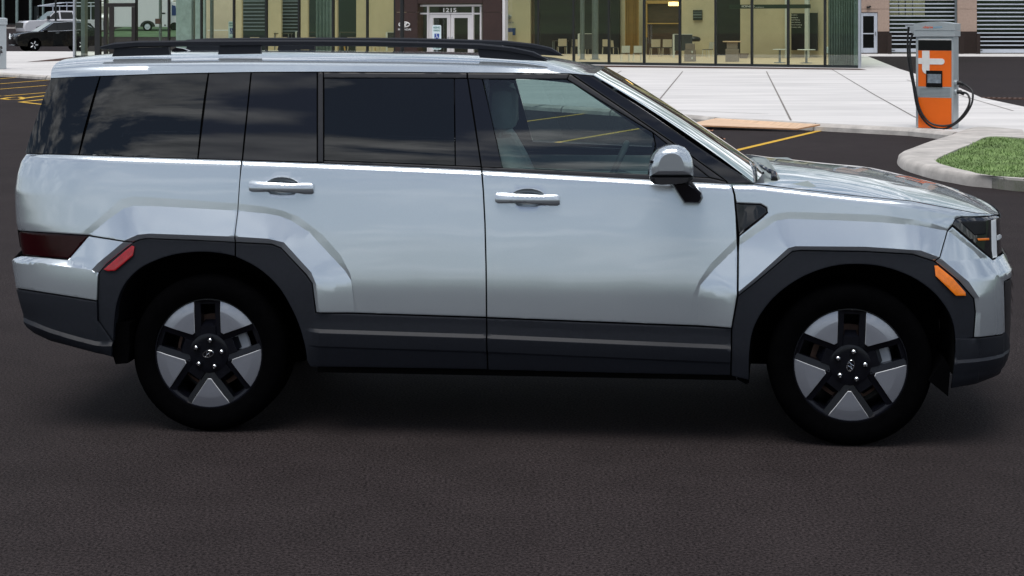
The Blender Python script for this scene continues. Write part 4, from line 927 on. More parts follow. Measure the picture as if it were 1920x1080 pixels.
def emblem(cx, cy, rx, ry, yo, mb):
    x0, zc = bX(cx, yo), bZ(cx, cy, yo); k = bX(cx+rx, yo)-x0; kz = bZ(cx, cy-ry, yo)-zc
    mb.tube([(x0+k*math.cos(a), yo, zc+kz*math.sin(a)) for a in np.linspace(0, 2*math.pi, 25)], .028, 6, caps=False)
    for pa in ([(-.5,-.6),(-.25,.05),(-.15,.7)], [(.15,-.7),(.25,-.05),(.5,.6)], [(-.25,-.1),(.25,.1)]): mb.tube([(x0+k*p, yo, zc+kz*q) for p, q in pa], .04, 6)
b = MB(); emblem(758, 46, 10, 4.4, -.36, b); fit_text('HYUNDAI', bX(746.5, -.33), bX(770.5, -.33), bZ(758, 57, -.33), bZ(758, 53.2, -.33), lambda p, q: (p, -.335, q), b, bold=.03); b.build('emblem_and_reflection', 'lettering', room)
b = MB(); emblem(952, 32, 6, 3.6, 4.44, b); fit_text('HYUNDAI', bX(944, 4.4), bX(962, 4.4), bZ(953, 43.5, 4.4), bZ(953, 40.5, 4.4), lambda p, q: (p, 4.47, q), b, bold=.03); b.build('emblem_and_reflection', 'grout', room)  # reflection of the portal emblem in the glass, modelled as a grey copy
# name beam and written board at the right end
yo = 14.0; b = MB(); b.box((bX(1370, yo), yo-.2, bZ(1440, 16, yo)), (bX(1516, yo), yo+.3, bZ(1440, 8.5, yo))); beam = b.build('name_beam', 'darkgreen', room)
b = MB(); fit_text('IONIQ', bX(1394, yo), bX(1417.5, yo), bZ(1405, 14.6, yo), bZ(1405, 10, yo), lambda p, q: (p, yo-.21, q), b, bold=.012); fit_text('experience', bX(1419, yo), bX(1435.5, yo), bZ(1425, 14.8, yo), bZ(1425, 12.6, yo), lambda p, q: (p, yo-.21, q), b); b.build('lettering', 'lettering', beam)
yo = 16.6; b = MB(); b.box((bX(1481, yo), yo-.05, bZ(1490, 94, yo)), (bX(1509.5, yo), yo+.05, bZ(1490, 25, yo))); board = b.build('text_board', 'boardblack', room)
b = MB()
for k, (tx, wd) in enumerate((('Hyundai is', 12.5), ('committed to', 14), ('electrifying', 17), ('your journey,', 19), ("we're thinking", 21), ('of every mile.', 20))):
    fit_text(tx, bX(1483, yo), bX(1483+wd, yo), bZ(1490, 29.6+4.55*k, yo), bZ(1490, 27.0+4.55*k, yo), lambda p, q: (p, yo-.056, q), b, bold=.01)
b.build('lettering', 'lettering', board)
b = MB(); b.box((bX(1518, yo), yo-.04, bZ(1520, 95, yo)), (bX(1533, yo), yo+.05, bZ(1520, 24, yo))); b.build('inner_door', 'darkwall_opening', room)
b = MB(); b.box((bX(1473, 15.2), 15.1, FZ), (bX(1478, 15.2), 15.35, TOP-.1)); b.box((bX(1510, 16.3), 16.2, FZ), (bX(1517, 16.3), 16.4, TOP-.1)); b.build('white_pier', 'white', room)
yo = 16.6; b = MB(); b.box((bX(1300, yo), yo-.05, bZ(1308, 38, yo)), (bX(1317, yo), yo, bZ(1308, 19, yo))); ws_ = b.build('wall_sign', 'boardblack', room)
b = MB()
for y0, y1 in ((22,23.5),(26,29),(32,33.5)): b.box((bX(1300.5, yo), yo-.06, bZ(1308, y1, yo)), (bX(1316.5, yo), yo-.053, bZ(1308, y0, yo)))
b.build('sign_stripe', 'grout', ws_)
yo = 4.4; b = MB(); b.box((bX(944, yo), yo-.10, bZ(950, 60, yo)), (bX(967, yo), yo-.01, bZ(950, 52.5, yo))); b.box((bX(963, yo), yo-.096, bZ(950, 66, yo)), (bX(967, yo), yo-.012, bZ(950, 60, yo))); b.build('wall_panel', 'bluepaint', room)
# card reader post beside the left door
b = MB(); b.box((bX(294)-.05, .2, FZ), (bX(294)+.05, .3, TOP)); b.box((bX(329)-.06, 1.2, FZ), (bX(329)+.06, 1.32, TOP)); b.box((bX(364)-.06, 1.2, FZ), (bX(364)+.06, 1.32, TOP)); b.box((bX(147)-.12, .3, FZ), (bX(147)+.12, .5, TOP)); b.box((bX(190)-.08, .3, FZ), (bX(190)+.08, .4, TOP)); b.build('inner_post', 'grout', room)
b = MB(); b.bbox((bX(293.5), -.10, bZ(297, 45)), (bX(303), -.07, bZ(297, 35)), .005); b.build('notice_plate', 'brownwall', room)

# things inside the showroom
def inside(px, py, z=FZ): return G(px, py, z)
def curtain(px0, px1, yo, m, n, lab):
    x0, x1 = bX(px0, yo), bX(px1, yo); o = bworld(x0, yo, FZ); k = n*10; b = MB()
    prof = [((x1-x0)*i/k, .12*math.sin(i/10*2*math.pi)+.03*math.sin(i*.7)) for i in range(k+1)]
    b.grid([[(p, q, z) for p, q in prof] for z in (0.02, 1.2, TOP-.3)], flip=True); b.grid([[(p, q+.012, z) for p, q in prof] for z in (0.02, 1.2, TOP-.3)])
    tag(b.build('curtain', m, smooth=60, loc=o, rotz=BA), lab, 'curtain')
curtain(1553, 1604, 2.2, 'teal', 11, 'long teal curtain gathered at the right corner of the glass wall')
curtain(1172, 1198, 18.3, 'gold', 8, 'ochre curtain beside the dark timber alcove')
curtain(592, 622, 1.6, 'teal', 5, 'narrow grey curtain behind the glass left of the entrance')
for px, y0, y1, r, lab in ((1092, 0, 111.5, .10, 'slim grey steel column behind the glass'), (1116, 0, 111.5, .145, 'thick grey steel column behind the glass')):
    c = inside(px, y1); b = MB(); b.lathe([(0, 0), (r*1.5, 0), (r*1.5, .03), (r, .03), (r, TOP-FZ-.02), (0, TOP-FZ-.02)], seg=20); tag(b.build('steel_column', 'grout', smooth=40, loc=c), lab+' right of the entrance', 'column')
def chair_parts(name, m, m2):
    t = thing(name, 'x', 'chair'); b = MB(); b.bbox((-.23, -.22, .43), (.23, .22, .465), .012); b.build('seat', m2, t)
    b = MB(); b.grid([[(-.23+.46*i/6, .225+.03*math.sin(math.pi*i/6)+(z-.5)*.18, z) for i in range(7)] for z in (.48, .62, .76, .87)], flip=True); b.grid([[(-.23+.46*i/6, .20+.03*math.sin(math.pi*i/6)+(z-.5)*.18, z) for i in range(7)] for z in (.48, .62, .76, .87)])
    b.build('backrest', m, t, smooth=50)
    for sx_ in (-1, 1):
        for sy in (-1, 1): b = MB(); b.tube([(sx_*.20, sy*.19, .44), (sx_*.225, sy*.235, 0)], .016, 6); b.build('leg', m, t)
    return t
protos = {}
def chair(px, y0, y1, m, rot, lab, m2='greychair', group='chairs in the showroom'):
    c = inside(px, y1); s = (y1-y0)/F*c.y/.86
    if m not in protos: t = protos[m] = chair_parts('cafe_chair', m, m2)
    else: t = copy_tree(protos[m])
    t.location = c; t.rotation_euler.z = rot; t.scale = (s, s, s); tag(t, lab, 'chair', group)
pi = math.pi
chair(1172, 86, 115, 'white', pi+.1, 'pale plastic chair close to the glass, left one of the pair below the ochre curtain')
chair(1195, 86, 115, 'white', pi+.05, 'pale plastic chair close to the glass, right one of the pair below the ochre curtain')
chair(1327, 79, 108, 'white', pi+.9, 'pale plastic chair at right of the taupe drawer unit')
chair(1276, 76, 107, 'white', pi-.9, 'pale plastic chair turned sideways just right of the white divider post')
chair(1053, 73, 103, 'creamchair', pi+.15, 'cream chair left of the slim steel column, leftmost of its table')
chair(1079, 74, 103, 'creamchair', pi+.1, 'cream chair partly behind a mullion left of the slim steel column')
chair(1107, 74, 103, 'creamchair', pi-.4, 'cream chair hidden behind the thick steel column')
chair(1137, 74, 103, 'creamchair', pi, 'cream chair right of the thick steel column')
chair(1150, 76, 103, 'creamchair', pi-.8, 'cream chair turned sideways left of the paired pale chairs')
chair(1228, 74, 106, 'creamchair', pi+.1, 'cream chair in front of the timber alcove, left of two')
chair(1250, 74, 106, 'creamchair', pi+.05, 'cream chair in front of the timber alcove, right of two')
chair(1556, 88, 114, 'white', .6, 'white chair behind the teal curtain at the right corner')
chair(1570, 88, 116, 'creamchair', -.5, 'cream chair among the folds of the teal curtain')
for px, lab in ((478, 'cream chair at the white framed desk behind the small left sign'), (530, 'cream chair in the middle of the left glass wall'), (585, 'cream chair just left of the narrow grey curtain'), (660, 'cream chair below the roof rail, right of the narrow grey curtain'), (705, 'cream chair nearest the brown portal')):
    chair(px, 70, 102, 'creamchair', pi+.2*math.sin(px), lab)
def desk(px0, px1, ytop, ybase, m, lab, nm='desk', legm='grout', dp=.7):
    a, c = inside(px0, ybase), inside(px1, ybase); c = Vector((c.x, a.y, FZ)); w_ = (c-a).length; h = (ybase-ytop)/F*a.y; t = thing(nm, lab, 'table', (a+c)/2, BA*.3)
    b = MB(); b.bbox((-w_/2, -dp/2, h-.04), (w_/2, dp/2, h), .008); b.build('table_top', m, t)
    for sx_ in (-1, 1):
        for sy in (-1, 1): b = MB(); b.box((sx_*(w_/2-.05)-.02, sy*(dp/2-.05)-.02, 0), (sx_*(w_/2-.05)+.02, sy*(dp/2-.05)+.02, h-.04)); b.build('leg', legm, t)
desk(1036, 1066, 76, 101, 'tabledark', 'dark topped table behind the cream chairs left of the columns')
desk(1120, 1165, 72, 101, 'tabledark', 'dark topped table right of the thick steel column')
desk(1225, 1262, 78, 102, 'tabledark', 'dark table between the alcove chairs')
desk(1290, 1330, 75, 103, 'tabledark', 'dark topped table behind the taupe drawer unit')
desk(392, 442, 56, 100, 'white', 'white framed high desk behind the small left sign', legm='creamchair')
desk(516, 546, 62, 100, 'tabledark', 'dark table in the middle of the left glass wall')
desk(570, 612, 60, 100, 'tabledark', 'dark table behind the narrow grey curtain')
desk(632, 682, 60, 100, 'tabledark', 'long dark table left of the brown portal')
desk(690, 735, 60, 100, 'tabledark', 'dark table nearest the brown portal')
def divider(px0, px1, y0, y1, lab, post=True):
    a, c = inside(px0, y1), inside(px1, y1); c = Vector((c.x, a.y+.3, FZ)); w_ = (c-a).length; h = (y1-y0)/F*a.y; t = thing('desk_divider', lab, 'divider', a, math.atan2(c.y-a.y, c.x-a.x))
    b = MB(); b.bbox((0, -.03, h*.30), (w_, .03, h), .01); b.build('panel', 'greychair', t)
    b = MB(); b.box((-.055, -.05, 0), (-.003, .05, h+.02)); b.box((-.003, -.05, h+.003), (w_, .05, h+.03)); b.build('frame', 'white', t)
divider(1086, 1112, 64, 105, 'grey divider with white post beside the slim steel column'); divider(1264, 1299, 65, 108, 'grey divider with white post in front of the timber alcove')
divider(1242, 1262, 63, 102, 'low grey divider behind the two alcove chairs'); divider(726, 741, 61, 102, 'dark divider with cream post against the brown portal'); divider(556, 575, 60, 100, 'grey divider in the middle of the left glass wall')
def hightable(px, ytop, ybase, w_, lab):
    c = inside(px, ybase); h = (ybase-ytop)/F*c.y; t = thing('standing_table', lab, 'table', c, 0, 'standing tables by the glass'); r = w_/F*c.y/2
    b = MB(); b.lathe([(0, h-.035), (r*.96, h-.035), (r, h-.02), (r*.98, h), (0, h)], seg=28); b.build('table_top', 'white', t, smooth=40)
    b = MB(); b.lathe([(0, 0), (.24, 0), (.24, .02), (.05, .035), (.045, h-.036)], seg=16); b.build('post', 'grout', t, smooth=40)
hightable(1462, 92, 118, 26, 'white round standing table left of the mullion beside the black board'); hightable(1512, 92.5, 118.5, 34, 'white round standing table in front of the black written board')
def cabinet(px0, px1, ytop, ybase, lab, top=None, knobs=True):
    a, c = inside(px0, ybase), inside(px1, ybase); w_ = c.x-a.x; h = (ybase-ytop)/F*a.y; t = thing('drawer_unit', lab, 'cabinet', ((a.x+c.x)/2, a.y, FZ), BA*.4)
    b = MB(); b.bbox((-w_/2, -.25, 0), (w_/2, .25, h*.62), .012); b.bbox((-w_*.40, -.22, h*.62+.003), (w_*.40, .22, h*.95), .012); b.build('body', 'taupe', t)
    if top: b = MB(); b.bbox((-w_*.7, -.28, h*.95+.003), (w_*.7, .28, h), .008); b.build('worktop', top, t)
    if knobs:
        for z in (.12, .45): b = MB(); b.bbox((w_*.18, -.275, h*z), (w_*.30, -.253, h*z+.09), .005); b.build('handle', 'white', t)
cabinet(1284, 1304, 80, 115, 'taupe drawer unit with white handles near the glass'); cabinet(1361, 1385, 77, 115.5, 'taupe lectern like counter with a wooden top', 'ply', False)
c = inside(1300, 106); b = MB(); b.lathe([(0, .02), (.30, .02), (.36, .10), (.34, .19), (.2, .26), (0, .28)], seg=24); tag(b.build('floor_cushion', 'boardblack', smooth=60, loc=(c.x, c.y, bZ(1300, 85, 5))), 'black rounded cushion on the dark table above the drawer unit', 'cushion')
c = inside(1394, 109); b = MB(); b.lathe([(0, 0), (.18, 0), (.26, .22), (.24, .22), (.17, .02)], seg=20); tag(b.build('wicker_basket', 'taupe', smooth=40, loc=c), 'grey brown basket on the floor right of the lectern counter', 'basket')
c = inside(1262, 105); t = thing('pendant_lamp', 'lit amber drum pendant lamp above the alcove', 'lamp', (P(1263, 7, c.y).x, c.y, P(1263, 11, c.y).z)); b = MB(); b.lathe([(0, 0), (.24, 0), (.26, .02), (.25, .19), (0, .20)], seg=20); b.build('lamp_shade', 'lamp', t, smooth=40); b = MB(); b.tube([(0, 0, .2), (0, 0, TOP-t.location.z)], .012, 6); b.build('cord', 'boardblack', t)
for px, tall, lab in ((470, 26, 'bentwood stool with ochre legs behind the small left sign'), (712, 30, 'ochre bentwood stool left of the brown portal'), (640, 26, 'ochre bentwood stool right of the narrow grey curtain')):
    c = inside(px, 101); s = tall/F*c.y/.5; t = thing('bentwood_stool', lab, 'stool', c, .4, 'bentwood stools'); t.scale = (s, s, s)
    b = MB(); b.lathe([(0, .43), (.17, .43), (.18, .45), (.17, .47), (0, .47)], seg=20); b.build('seat', 'gold', t)
    for k in range(4): a = k*pi/2+.4; b = MB(); b.tube([(.12*math.cos(a), .12*math.sin(a), .43), (.22*math.cos(a), .22*math.sin(a), 0)], .022, 6); b.build('leg', 'gold', t)

# planting strip in front of the glass
b = MB(); pp = [G(*p, PZ) for p in ((50,116.4),(136,107.2),(136,110),(1612,129.2),(1626,131.4),(1100,125.6),(560,118.5),(140,113.5))]; b.add([(p.x, p.y, PZ+.008) for p in pp], [tuple(x) for x in tess([(p.x, p.y) for p in pp])])
tag(b.build('planting_bed', 'mulch'), kind='structure')

# ================================================================== posts and signs in front
c = G(754, 119, PZ); b = MB(); b.lathe([(0, 0), (.16, 0), (.16, .03), (.088, .035), (.088, 4.6), (0, 4.6)], seg=24); tag(b.build('black_post', 'mullion', smooth=40, loc=c), 'tall round black post in front of the brown portal', 'post')
c = P(104.5, 40, 114); b = MB(); z0 = gz(c.x, c.y); b.lathe([(0, 0), (.13, 0), (.13, .05), (.068, .06), (.06, 6.5), (0, 6.5)], seg=16); tag(b.build('lamp_post', 'mullion', smooth=40, loc=(c.x, c.y, z0)), 'thin black lamp post behind the black SUV', 'post')
def access_sign(px, y0, y1, w_, Y, lab):
    top = P(px, y0, Y); wid = w_/F*Y; hgt = (y1-y0)/F*Y; t = thing('parking_sign', lab, 'sign', (top.x, Y, PZ), 0, 'accessible parking signs'); zt0 = top.z-PZ; zb = zt0-hgt
    b = MB(); b.tube([(0, .035, 0), (0, .035, zt0-.03)], .028, 8); b.build('post', 'grout', t, smooth=40)
    b = MB(); pr = [(-wid/2+.03, zb), (wid/2-.03, zb), (wid/2, zb+.03), (wid/2, zt0-.03), (wid/2-.03, zt0), (-wid/2+.03, zt0), (-wid/2, zt0-.03), (-wid/2, zb+.03)]; b.prism(pr, lambda a, q: (a, 0, q), lambda a, q: (a, .006, q)); pla = b.build('plate', 'signwhite', t)
    b = MB(); fit_text('RESERVED', -wid*.38, wid*.38, zt0-hgt*.14, zt0-hgt*.06, lambda a, q: (a, -.004, q), b, bold=.02); fit_text('PARKING', -wid*.36, wid*.36, zt0-hgt*.26, zt0-hgt*.18, lambda a, q: (a, -.004, q), b, bold=.02); b.build('lettering', 'signgreen', pla)
    bw = wid*.27; c0 = zt0-hgt*.50; b = MB(); b.box((-bw, -.004, c0-hgt*.15), (bw, -.001, c0+hgt*.15)); sq = b.build('symbol_square', 'signblue', pla)
    b = MB(); s = hgt*.12
    def q(a, d): return (a*s, -.008, c0+d*s)
    b.lathe([(0, 0), (.18*s, 0)], q(-.1, .85), 'y', 12); b.tube([q(-.1, .6), q(-.05, .0), q(.45, -.05), q(.65, -.7), q(.85, -.65)], .075*s, 6); b.tube([q(-.1, .3), q(.35, .3)], .06*s, 6)
    b.tube([q(-.02+.55*math.cos(a), -.42+.5*math.sin(a)) for a in np.linspace(R(120), R(350), 16)], .07*s, 6); b.build('symbol', 'lettering', sq)
    b = MB(); fit_text('VAN', -wid*.3, wid*.3, zb+hgt*.13, zb+hgt*.20, lambda a, p: (a, -.004, p), b, bold=.02); fit_text('ACCESSIBLE', -wid*.42, wid*.42, zb+hgt*.03, zb+hgt*.09, lambda a, p: (a, -.004, p), b, bold=.02); b.build('lettering', 'signgreen', pla)
access_sign(819, 47, 93, 16.5, 60, 'white accessible parking sign in front of the entrance doors'); access_sign(434, 40, 76, 11.5, 76, 'white accessible parking sign standing before the left glass wall')

# ================================================================== charging stations
def build_charger(lab, loc, rz):
    t = thing('charging_station', lab, 'charger', loc, rz, 'electric car chargers'); K = 1/109.2; hw = .305; D = .34
    def z(py): return (241-py)*K
    b = MB(); b.bbox((-hw, 0, 0), (hw, D, z(80)), .018); b.build('body', 'unitgrey', t)
    x0, x1 = -hw+.045, hw-.03
    def lay(y0, y1, m, nm, a=x0, c=x1, par=t, y=-.006): b = MB(); b.box((a, y, z(y1)), (c, -.001 if y == -.006 else y+.004, z(y0))); return b.build(nm, m, par)
    lay(83.5, 86, 'lettering', 'light_strip'); lay(86.3, 104.2, 'unitblack', 'dark_panel'); up = lay(104.5, 167.5, 'orange', 'orange_panel'); lay(187, 240.2, 'orange', 'orange_panel')
    g = lay(168, 186.5, 'unitgrey', 'speaker_grille')
    b = MB()
    for k in range(7): zz_ = z(170+2.3*k); b.box((x0+.02, -.009, zz_-.006), (x1-.02, -.0065, zz_-.001))
    b.build('grille_slot', 'grout', g)
    b = MB(); hwf = x1-x0
    def fx(px): return x0+(px-330)/(558-330)*hwf
    def fz(q): return z(q/4)
    def rr(poly): b.prism(poly, lambda a, q: (a, -.011, q), lambda a, q: (a, -.0065, q))
    rr([(fx(357), fz(419)), (fx(408), fz(419)), (fx(408), fz(584)), (fx(392), fz(584)), (fx(374), fz(578)), (fx(362), fz(566)), (fx(357), fz(548))])
    rr([(fx(330), fz(471)), (fx(357.5), fz(471)), (fx(357.5), fz(512)), (fx(330), fz(512))])
    arc = [(fx(492)+.045*math.cos(a), (fz(473)+fz(515))/2+.0481*math.sin(a)) for a in np.linspace(-pi/2, pi/2, 9)]
    rr([(fx(407.5), fz(515)), *arc, (fx(407.5), fz(473))]); b.build('logo', 'lettering', up)
    b = MB(); b.box((fx(386), -.022, fz(674)), (fx(497), -.0115, fz(558))); s_ = b.build('screen_frame', 'unitblack', up); b = MB(); b.box((fx(396), -.026, fz(645)), (fx(489), -.0225, fz(582))); b.build('screen', 'lcd', s_)
    # head with a curved crown
    b = MB(); n = 12; hh = hw+.022; arcp = [(-hh+2*hh*i/n, z(57.5)+.035*math.sin(pi*i/n)) for i in range(n+1)]
    b.prism([(-hh, z(69)), (hh, z(69))]+arcp[::-1], lambda a, q: (a, -.035, q), lambda a, q: (a, D+.02, q)); b.box((-hh, -.030, z(79.5)), (hh, D+.018, z(69.4))); hd_ = b.build('head', 'unitgrey', t)
    for tx, a0, a1, m in (('-charge', -.18, -.015, 'orangetext'), ('point+', -.008, .135, 'bluetext')):
        b = MB(); fit_text(tx, a0, a1, z(66.8), z(61), lambda a, q: (a, -.038, q), b, bold=.02); b.build('lettering', m, hd_)
    b = MB(); b.prism([(-hh-.004, z(60)), (-hh-.004, z(76)), (-hh-.05, z(74)), (-hh-.16, z(63)), (-hh-.17, z(60.5))], lambda a, q: (a, .06, q), lambda a, q: (a, .22, q)); b.build('cable_arm', 'unitgrey', t)
    def path(pts, y0, y1): 
        o = [Vector((-hw+(px-1717)*K, y0+(y1-y0)*i/(len(pts)-1)-.17*max(0, math.sin(pi*(i/(len(pts)-1)-.12)/.88)), z(py))) for i, (px, py) in enumerate(pts)]; return smooth_line(o, 5)
    b = MB(); b.tube(path([(1703,63),(1701,90),(1703,125),(1712,163),(1721,205),(1735,228),(1752,239),(1775,239),(1800,222),(1815,200),(1818,182),(1814,172),(1802,164),(1794,161)], .05, .12), .017, 8); b.build('cable', 'cable', t, smooth=60)
    b = MB(); b.tube(path([(1711,76),(1706,95),(1708,125),(1716,165),(1726,205),(1742,228),(1762,235),(1785,232),(1802,216),(1811,200),(1812,188),(1806,179),(1796,177)], .02, .10), .017, 8); b.build('cable', 'cable', t, smooth=60)
    for py, nm in ((161, 'plug'), (177, 'plug')):
        b = MB(); zz_ = z(py); b.lathe([(.0, 0), (.055, 0), (.055, .03), (.03, .035)], (hw, .12, zz_), 'x', 16); k_ = b.build('socket', 'unitgrey', t, smooth=40)
        b = MB(); b.tube([(hw+.02, .12, zz_), (hw+.08, .12, zz_+.005), (hw+.14, .118, zz_-.035)], [.036, .034, .022], 10); b.build('plug', 'cable', t, smooth=50)
    return t
cg = G(1752, 241, PZ); ch = build_charger('orange and silver charging station with black cables at the pavement edge', (cg.x, cg.y, PZ), R(-29))
c2 = copy_tree(ch); g2 = G(-13, 129.5, PZ); c2.location = (g2.x, g2.y, PZ); c2.rotation_euler.z = R(-50); c2.scale = (1.08,)*3; c2['label'] = 'grey charging station cut off at the far left edge of the photo'

# ================================================================== service building on the right
GY = G(1760, 101.5, 0).y; gO = P(1600, 40, GY); gar = thing('service_building', 'tan and dark brown service building with slatted roller doors', 'building', (gO.x, GY, 0))
def gx(px): return (px-1600)/F*GY
def gzz(py): return H-(py-HY)/F*GY
zt_ = 5.0
def wallseg(x0, x1):
    b = MB(); b.box((gx(x0), 0, gzz(59)), (gx(x1), .4, gzz(17)-.012)); b.box((gx(x0), 0, gzz(17)+.012), (gx(x1), .4, zt_)); b.box((gx(x0)+.01, .02, gzz(17)-.012), (gx(x1)-.01, .38, gzz(17)+.012)); b.build('wall', 'stucco', gar)
    b = MB(); b.box((gx(x0)-.01, -.012, 0), (gx(x1)+.01, .38, gzz(59)-.004)); b.build('plinth', 'stuccobrown', gar)
wallseg(1500, 1612); wallseg(1646, 1667.5); wallseg(1795, 1831.5); wallseg(2060, 2300)
b = MB(); b.box((gx(1612)+.003, 0, gzz(23)), (gx(1646)-.003, .4, gzz(17)-.012)); b.box((gx(1612)+.003, 0, gzz(17)+.012), (gx(1646)-.003, .4, zt_)); b.build('wall', 'stucco', gar)
b = MB(); b.box((gx(1400), -.1, zt_), (gx(2300), 9, zt_+.5)); b.box((gx(1400), 8.6, 0), (gx(2300), 9, zt_)); b.build('roof', 'stuccobrown', gar)
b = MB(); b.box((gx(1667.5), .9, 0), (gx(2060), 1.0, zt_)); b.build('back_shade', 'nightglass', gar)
b = MB()
for x0, x1 in ((1670,1689),(1690.5,1701),(1703,1715),(1716.5,1739)): b.box((gx(x0), .6, gzz(31)), (gx(x1), .62, gzz(-30)))
b.build('lit_wall', 'beige', gar)
for x0, x1, ys_, pb in ((1668,1793,[7+7.56*k for k in range(-4, 11)],(91,97.5)),(1832,2060,[8+7.68*k for k in range(-4, 11)],(92,99))):
    b = MB()
    for y in ys_: b.box((gx(x0)+.02, .12, gzz(y+1.1)), (gx(x1)-.06, .17, gzz(y-1.1)))
    b.box((gx(x0)+.02, .10, gzz(pb[1])), (gx(x1)-.06, .17, gzz(pb[0]))); dr = b.build('roller_door', 'slat', gar)
    b = MB(); b.box((gx(x0)+.02, .20, 0), (gx(x1)-.06, .24, zt_)); b.build('glazing', 'pane', dr)
    b = MB(); b.box((gx(x1)-.055, -.01, 0), (gx(x1)+.02, .2, zt_)); b.build('door_track', 'grout', dr)
    b = MB(); b.bbox((gx(x0)+.12, .06, gzz(95)), (gx(x0)+.32, .095, gzz(93.6)), .005); b.build('handle', 'boardblack', dr)
b = MB()
for x0, x1, y0, y1 in ((1612,1618.5,24,99),(1639,1645.5,24,99),(1618.5,1639,24,30),(1618.5,1639,90,99)): b.box((gx(x0)+.004, .04, max(.02, gzz(y1))), (gx(x1)-.004, .12, gzz(y0)))
b.box((gx(1618.5), .05, gzz(64)), (gx(1639), .11, gzz(62))); d = b.build('side_door', 'slat', gar)
b = MB(); b.box((gx(1618), .08, gzz(90)), (gx(1639), .09, gzz(30))); b.build('pane', 'nightglass', d); b = MB(); b.tube([(gx(1641.5), .03, gzz(66)), (gx(1641.5), -.03, gzz(65)), (gx(1641.5), -.03, gzz(61)), (gx(1641.5), .03, gzz(60))], .02); b.build('handle', 'grout', d)
b = MB(); b.bbox((gx(1624.5), -.16, gzz(15.5)), (gx(1630), 0, gzz(12)), .02); b.bbox((gx(1629), -.10, gzz(13.5)), (gx(1632.5), 0, gzz(11)), .01); tag(b.build('security_camera', 'boardblack', loc=(gO.x, GY-.002, 0)), 'small dark security camera above the side door', 'camera')
for px, lab in ((1668, 'brown square bollard left of the first roller door'), (1803, 'brown square bollard right of the first roller door'), (1834, 'brown square bollard left of the second roller door')):
    c = P(px, 40, GY-.5); b = MB(); b.bbox((-.10, -.10, 0), (.10, .10, 1.12), .012); b.bbox((-.11, -.11, 1.121), (.11, .11, 1.15), .01); tag(b.build('bollard', 'stuccobrown', loc=(c.x, GY-.5, 0)), lab, 'bollard', 'bollards at the roller doors')
b = MB(); p0, p1 = G(1612, 105.5, 0), G(2300, 107, 0); b.add([(p0.x-6, p0.y, .02), (p1.x, p1.y, .02), (p1.x, GY+.5, .02), (p0.x-6, GY+.5, .02)], [(0, 1, 2, 3)]); b.add([(p0.x-6, p0.y, .02), (p1.x, p1.y, .02), (p1.x, p1.y, -.05), (p0.x-6, p0.y, -.05)], [(3, 2, 1, 0)])
tag(b.build('apron', 'concrete'), kind='structure')

# ================================================================== far left: vehicles and dark building
def far_car(name, lab, cat, m, body, green, wheels, hw, loc, rz, wr, windows, screen, extra=None, tum=.16):
    t = thing(name, lab, cat, loc, rz); n = len(body); zmin, zmax = min(p[1] for p in body), max(p[1] for p in body)
    b = MB(); lays = [(hw*.95, .965), (hw, 1), (-hw, 1), (-hw*.95, .965)]; cx_ = sum(p[0] for p in body)/n; cz_ = sum(p[1] for p in body)/n
    lays = [(hw, .955), (hw*.965, .99), (hw*.9, 1), (-hw*.9, 1), (-hw*.965, .99), (-hw, .955)]
    rws = [[(cx_+(p[0]-cx_)*k, y, cz_+(p[1]-cz_)*k) for p in body+body[:1]] for y, k in lays]; b.grid(rws); 
    for r_, f in ((rws[0], False), (rws[-1], True)): tr = tess([(p[0], p[2]) for p in r_[:-1]]); b.add(r_[:-1], [x if not f else x[::-1] for x in tr])
    b.build('body', m, t, smooth=35)
    gz0, gz1 = min(p[1] for p in green), max(p[1] for p in green); yy = lambda z, k=1: hw*.93*k*(1-tum*(z-gz0)/(gz1-gz0))
    b = MB(); b.grid([[(p[0], s_*yy(p[1]), p[1]) for p in green+green[:1]] for s_ in (1, -1)])
    for s_ in (1, -1): tr = tess(green); b.add([(p[0], s_*yy(p[1]), p[1]) for p in green], tr)
    cabin_ = b.build('cabin', m, t, smooth=30)
    for poly in windows:
        for s_ in (1, -1): b = MB(); b.add([(p[0], s_*(yy(p[1])+.006), p[1]) for p in poly], tess(poly)); b.build('window', 'carblackglass', t)
    (xa, za), (xb, zb_) = screen; dn = Vector((za-zb_, 0, xb-xa)).normalized()*.006; dn = dn if dn.z > 0 else -dn
    b = MB(); b.add([(xa+dn.x, yy(za)*.93, za+dn.z), (xa+dn.x, -yy(za)*.93, za+dn.z), (xb+dn.x, -yy(zb_)*.93, zb_+dn.z), (xb+dn.x, yy(zb_)*.93, zb_+dn.z)], [(0, 1, 2, 3)]); b.build('windscreen', 'farscreen', t)
    for x in wheels:
        for s_ in (1, -1):
            b = MB(); b.lathe([(wr*.62, .0), (wr*.95, .0), (wr, .04), (wr, .2), (wr*.9, .22)], (0, 0, 0), 'y', 28); w0 = b.build('wheel', 'tyre', t, smooth=40); b = MB(); b.lathe([(0, .02), (.06, .01), (.1, .03), (wr*.6, .015), (wr*.66, .03)], (0, 0, 0), 'y', 20); 
            for k in range(5): a = k*1.2566; b.tube([(.07*math.cos(a), .0, .07*math.sin(a)), (wr*.6*math.cos(a), .005, wr*.6*math.sin(a))], .025, 6, 1)
            b.build('rim', ['rimblack', 'alloyglint'], w0); w0.location = (x, s_*(hw+.012), wr); w0.rotation_euler.z = pi if s_ > 0 else 0
            w0.location.y = s_*(hw+.012)
    if extra: extra(t, yy)
    return t
M['carblackglass'] = mat('dark_car_glass', (.004, .005, .005), .08, var=.2, spec=.4); M['farscreen'] = mat('greenish_windscreen', (.10, .15, .145), .06, var=.25, scale=2, spec=.6)
HD_ = math.atan2(-.50, -.866)
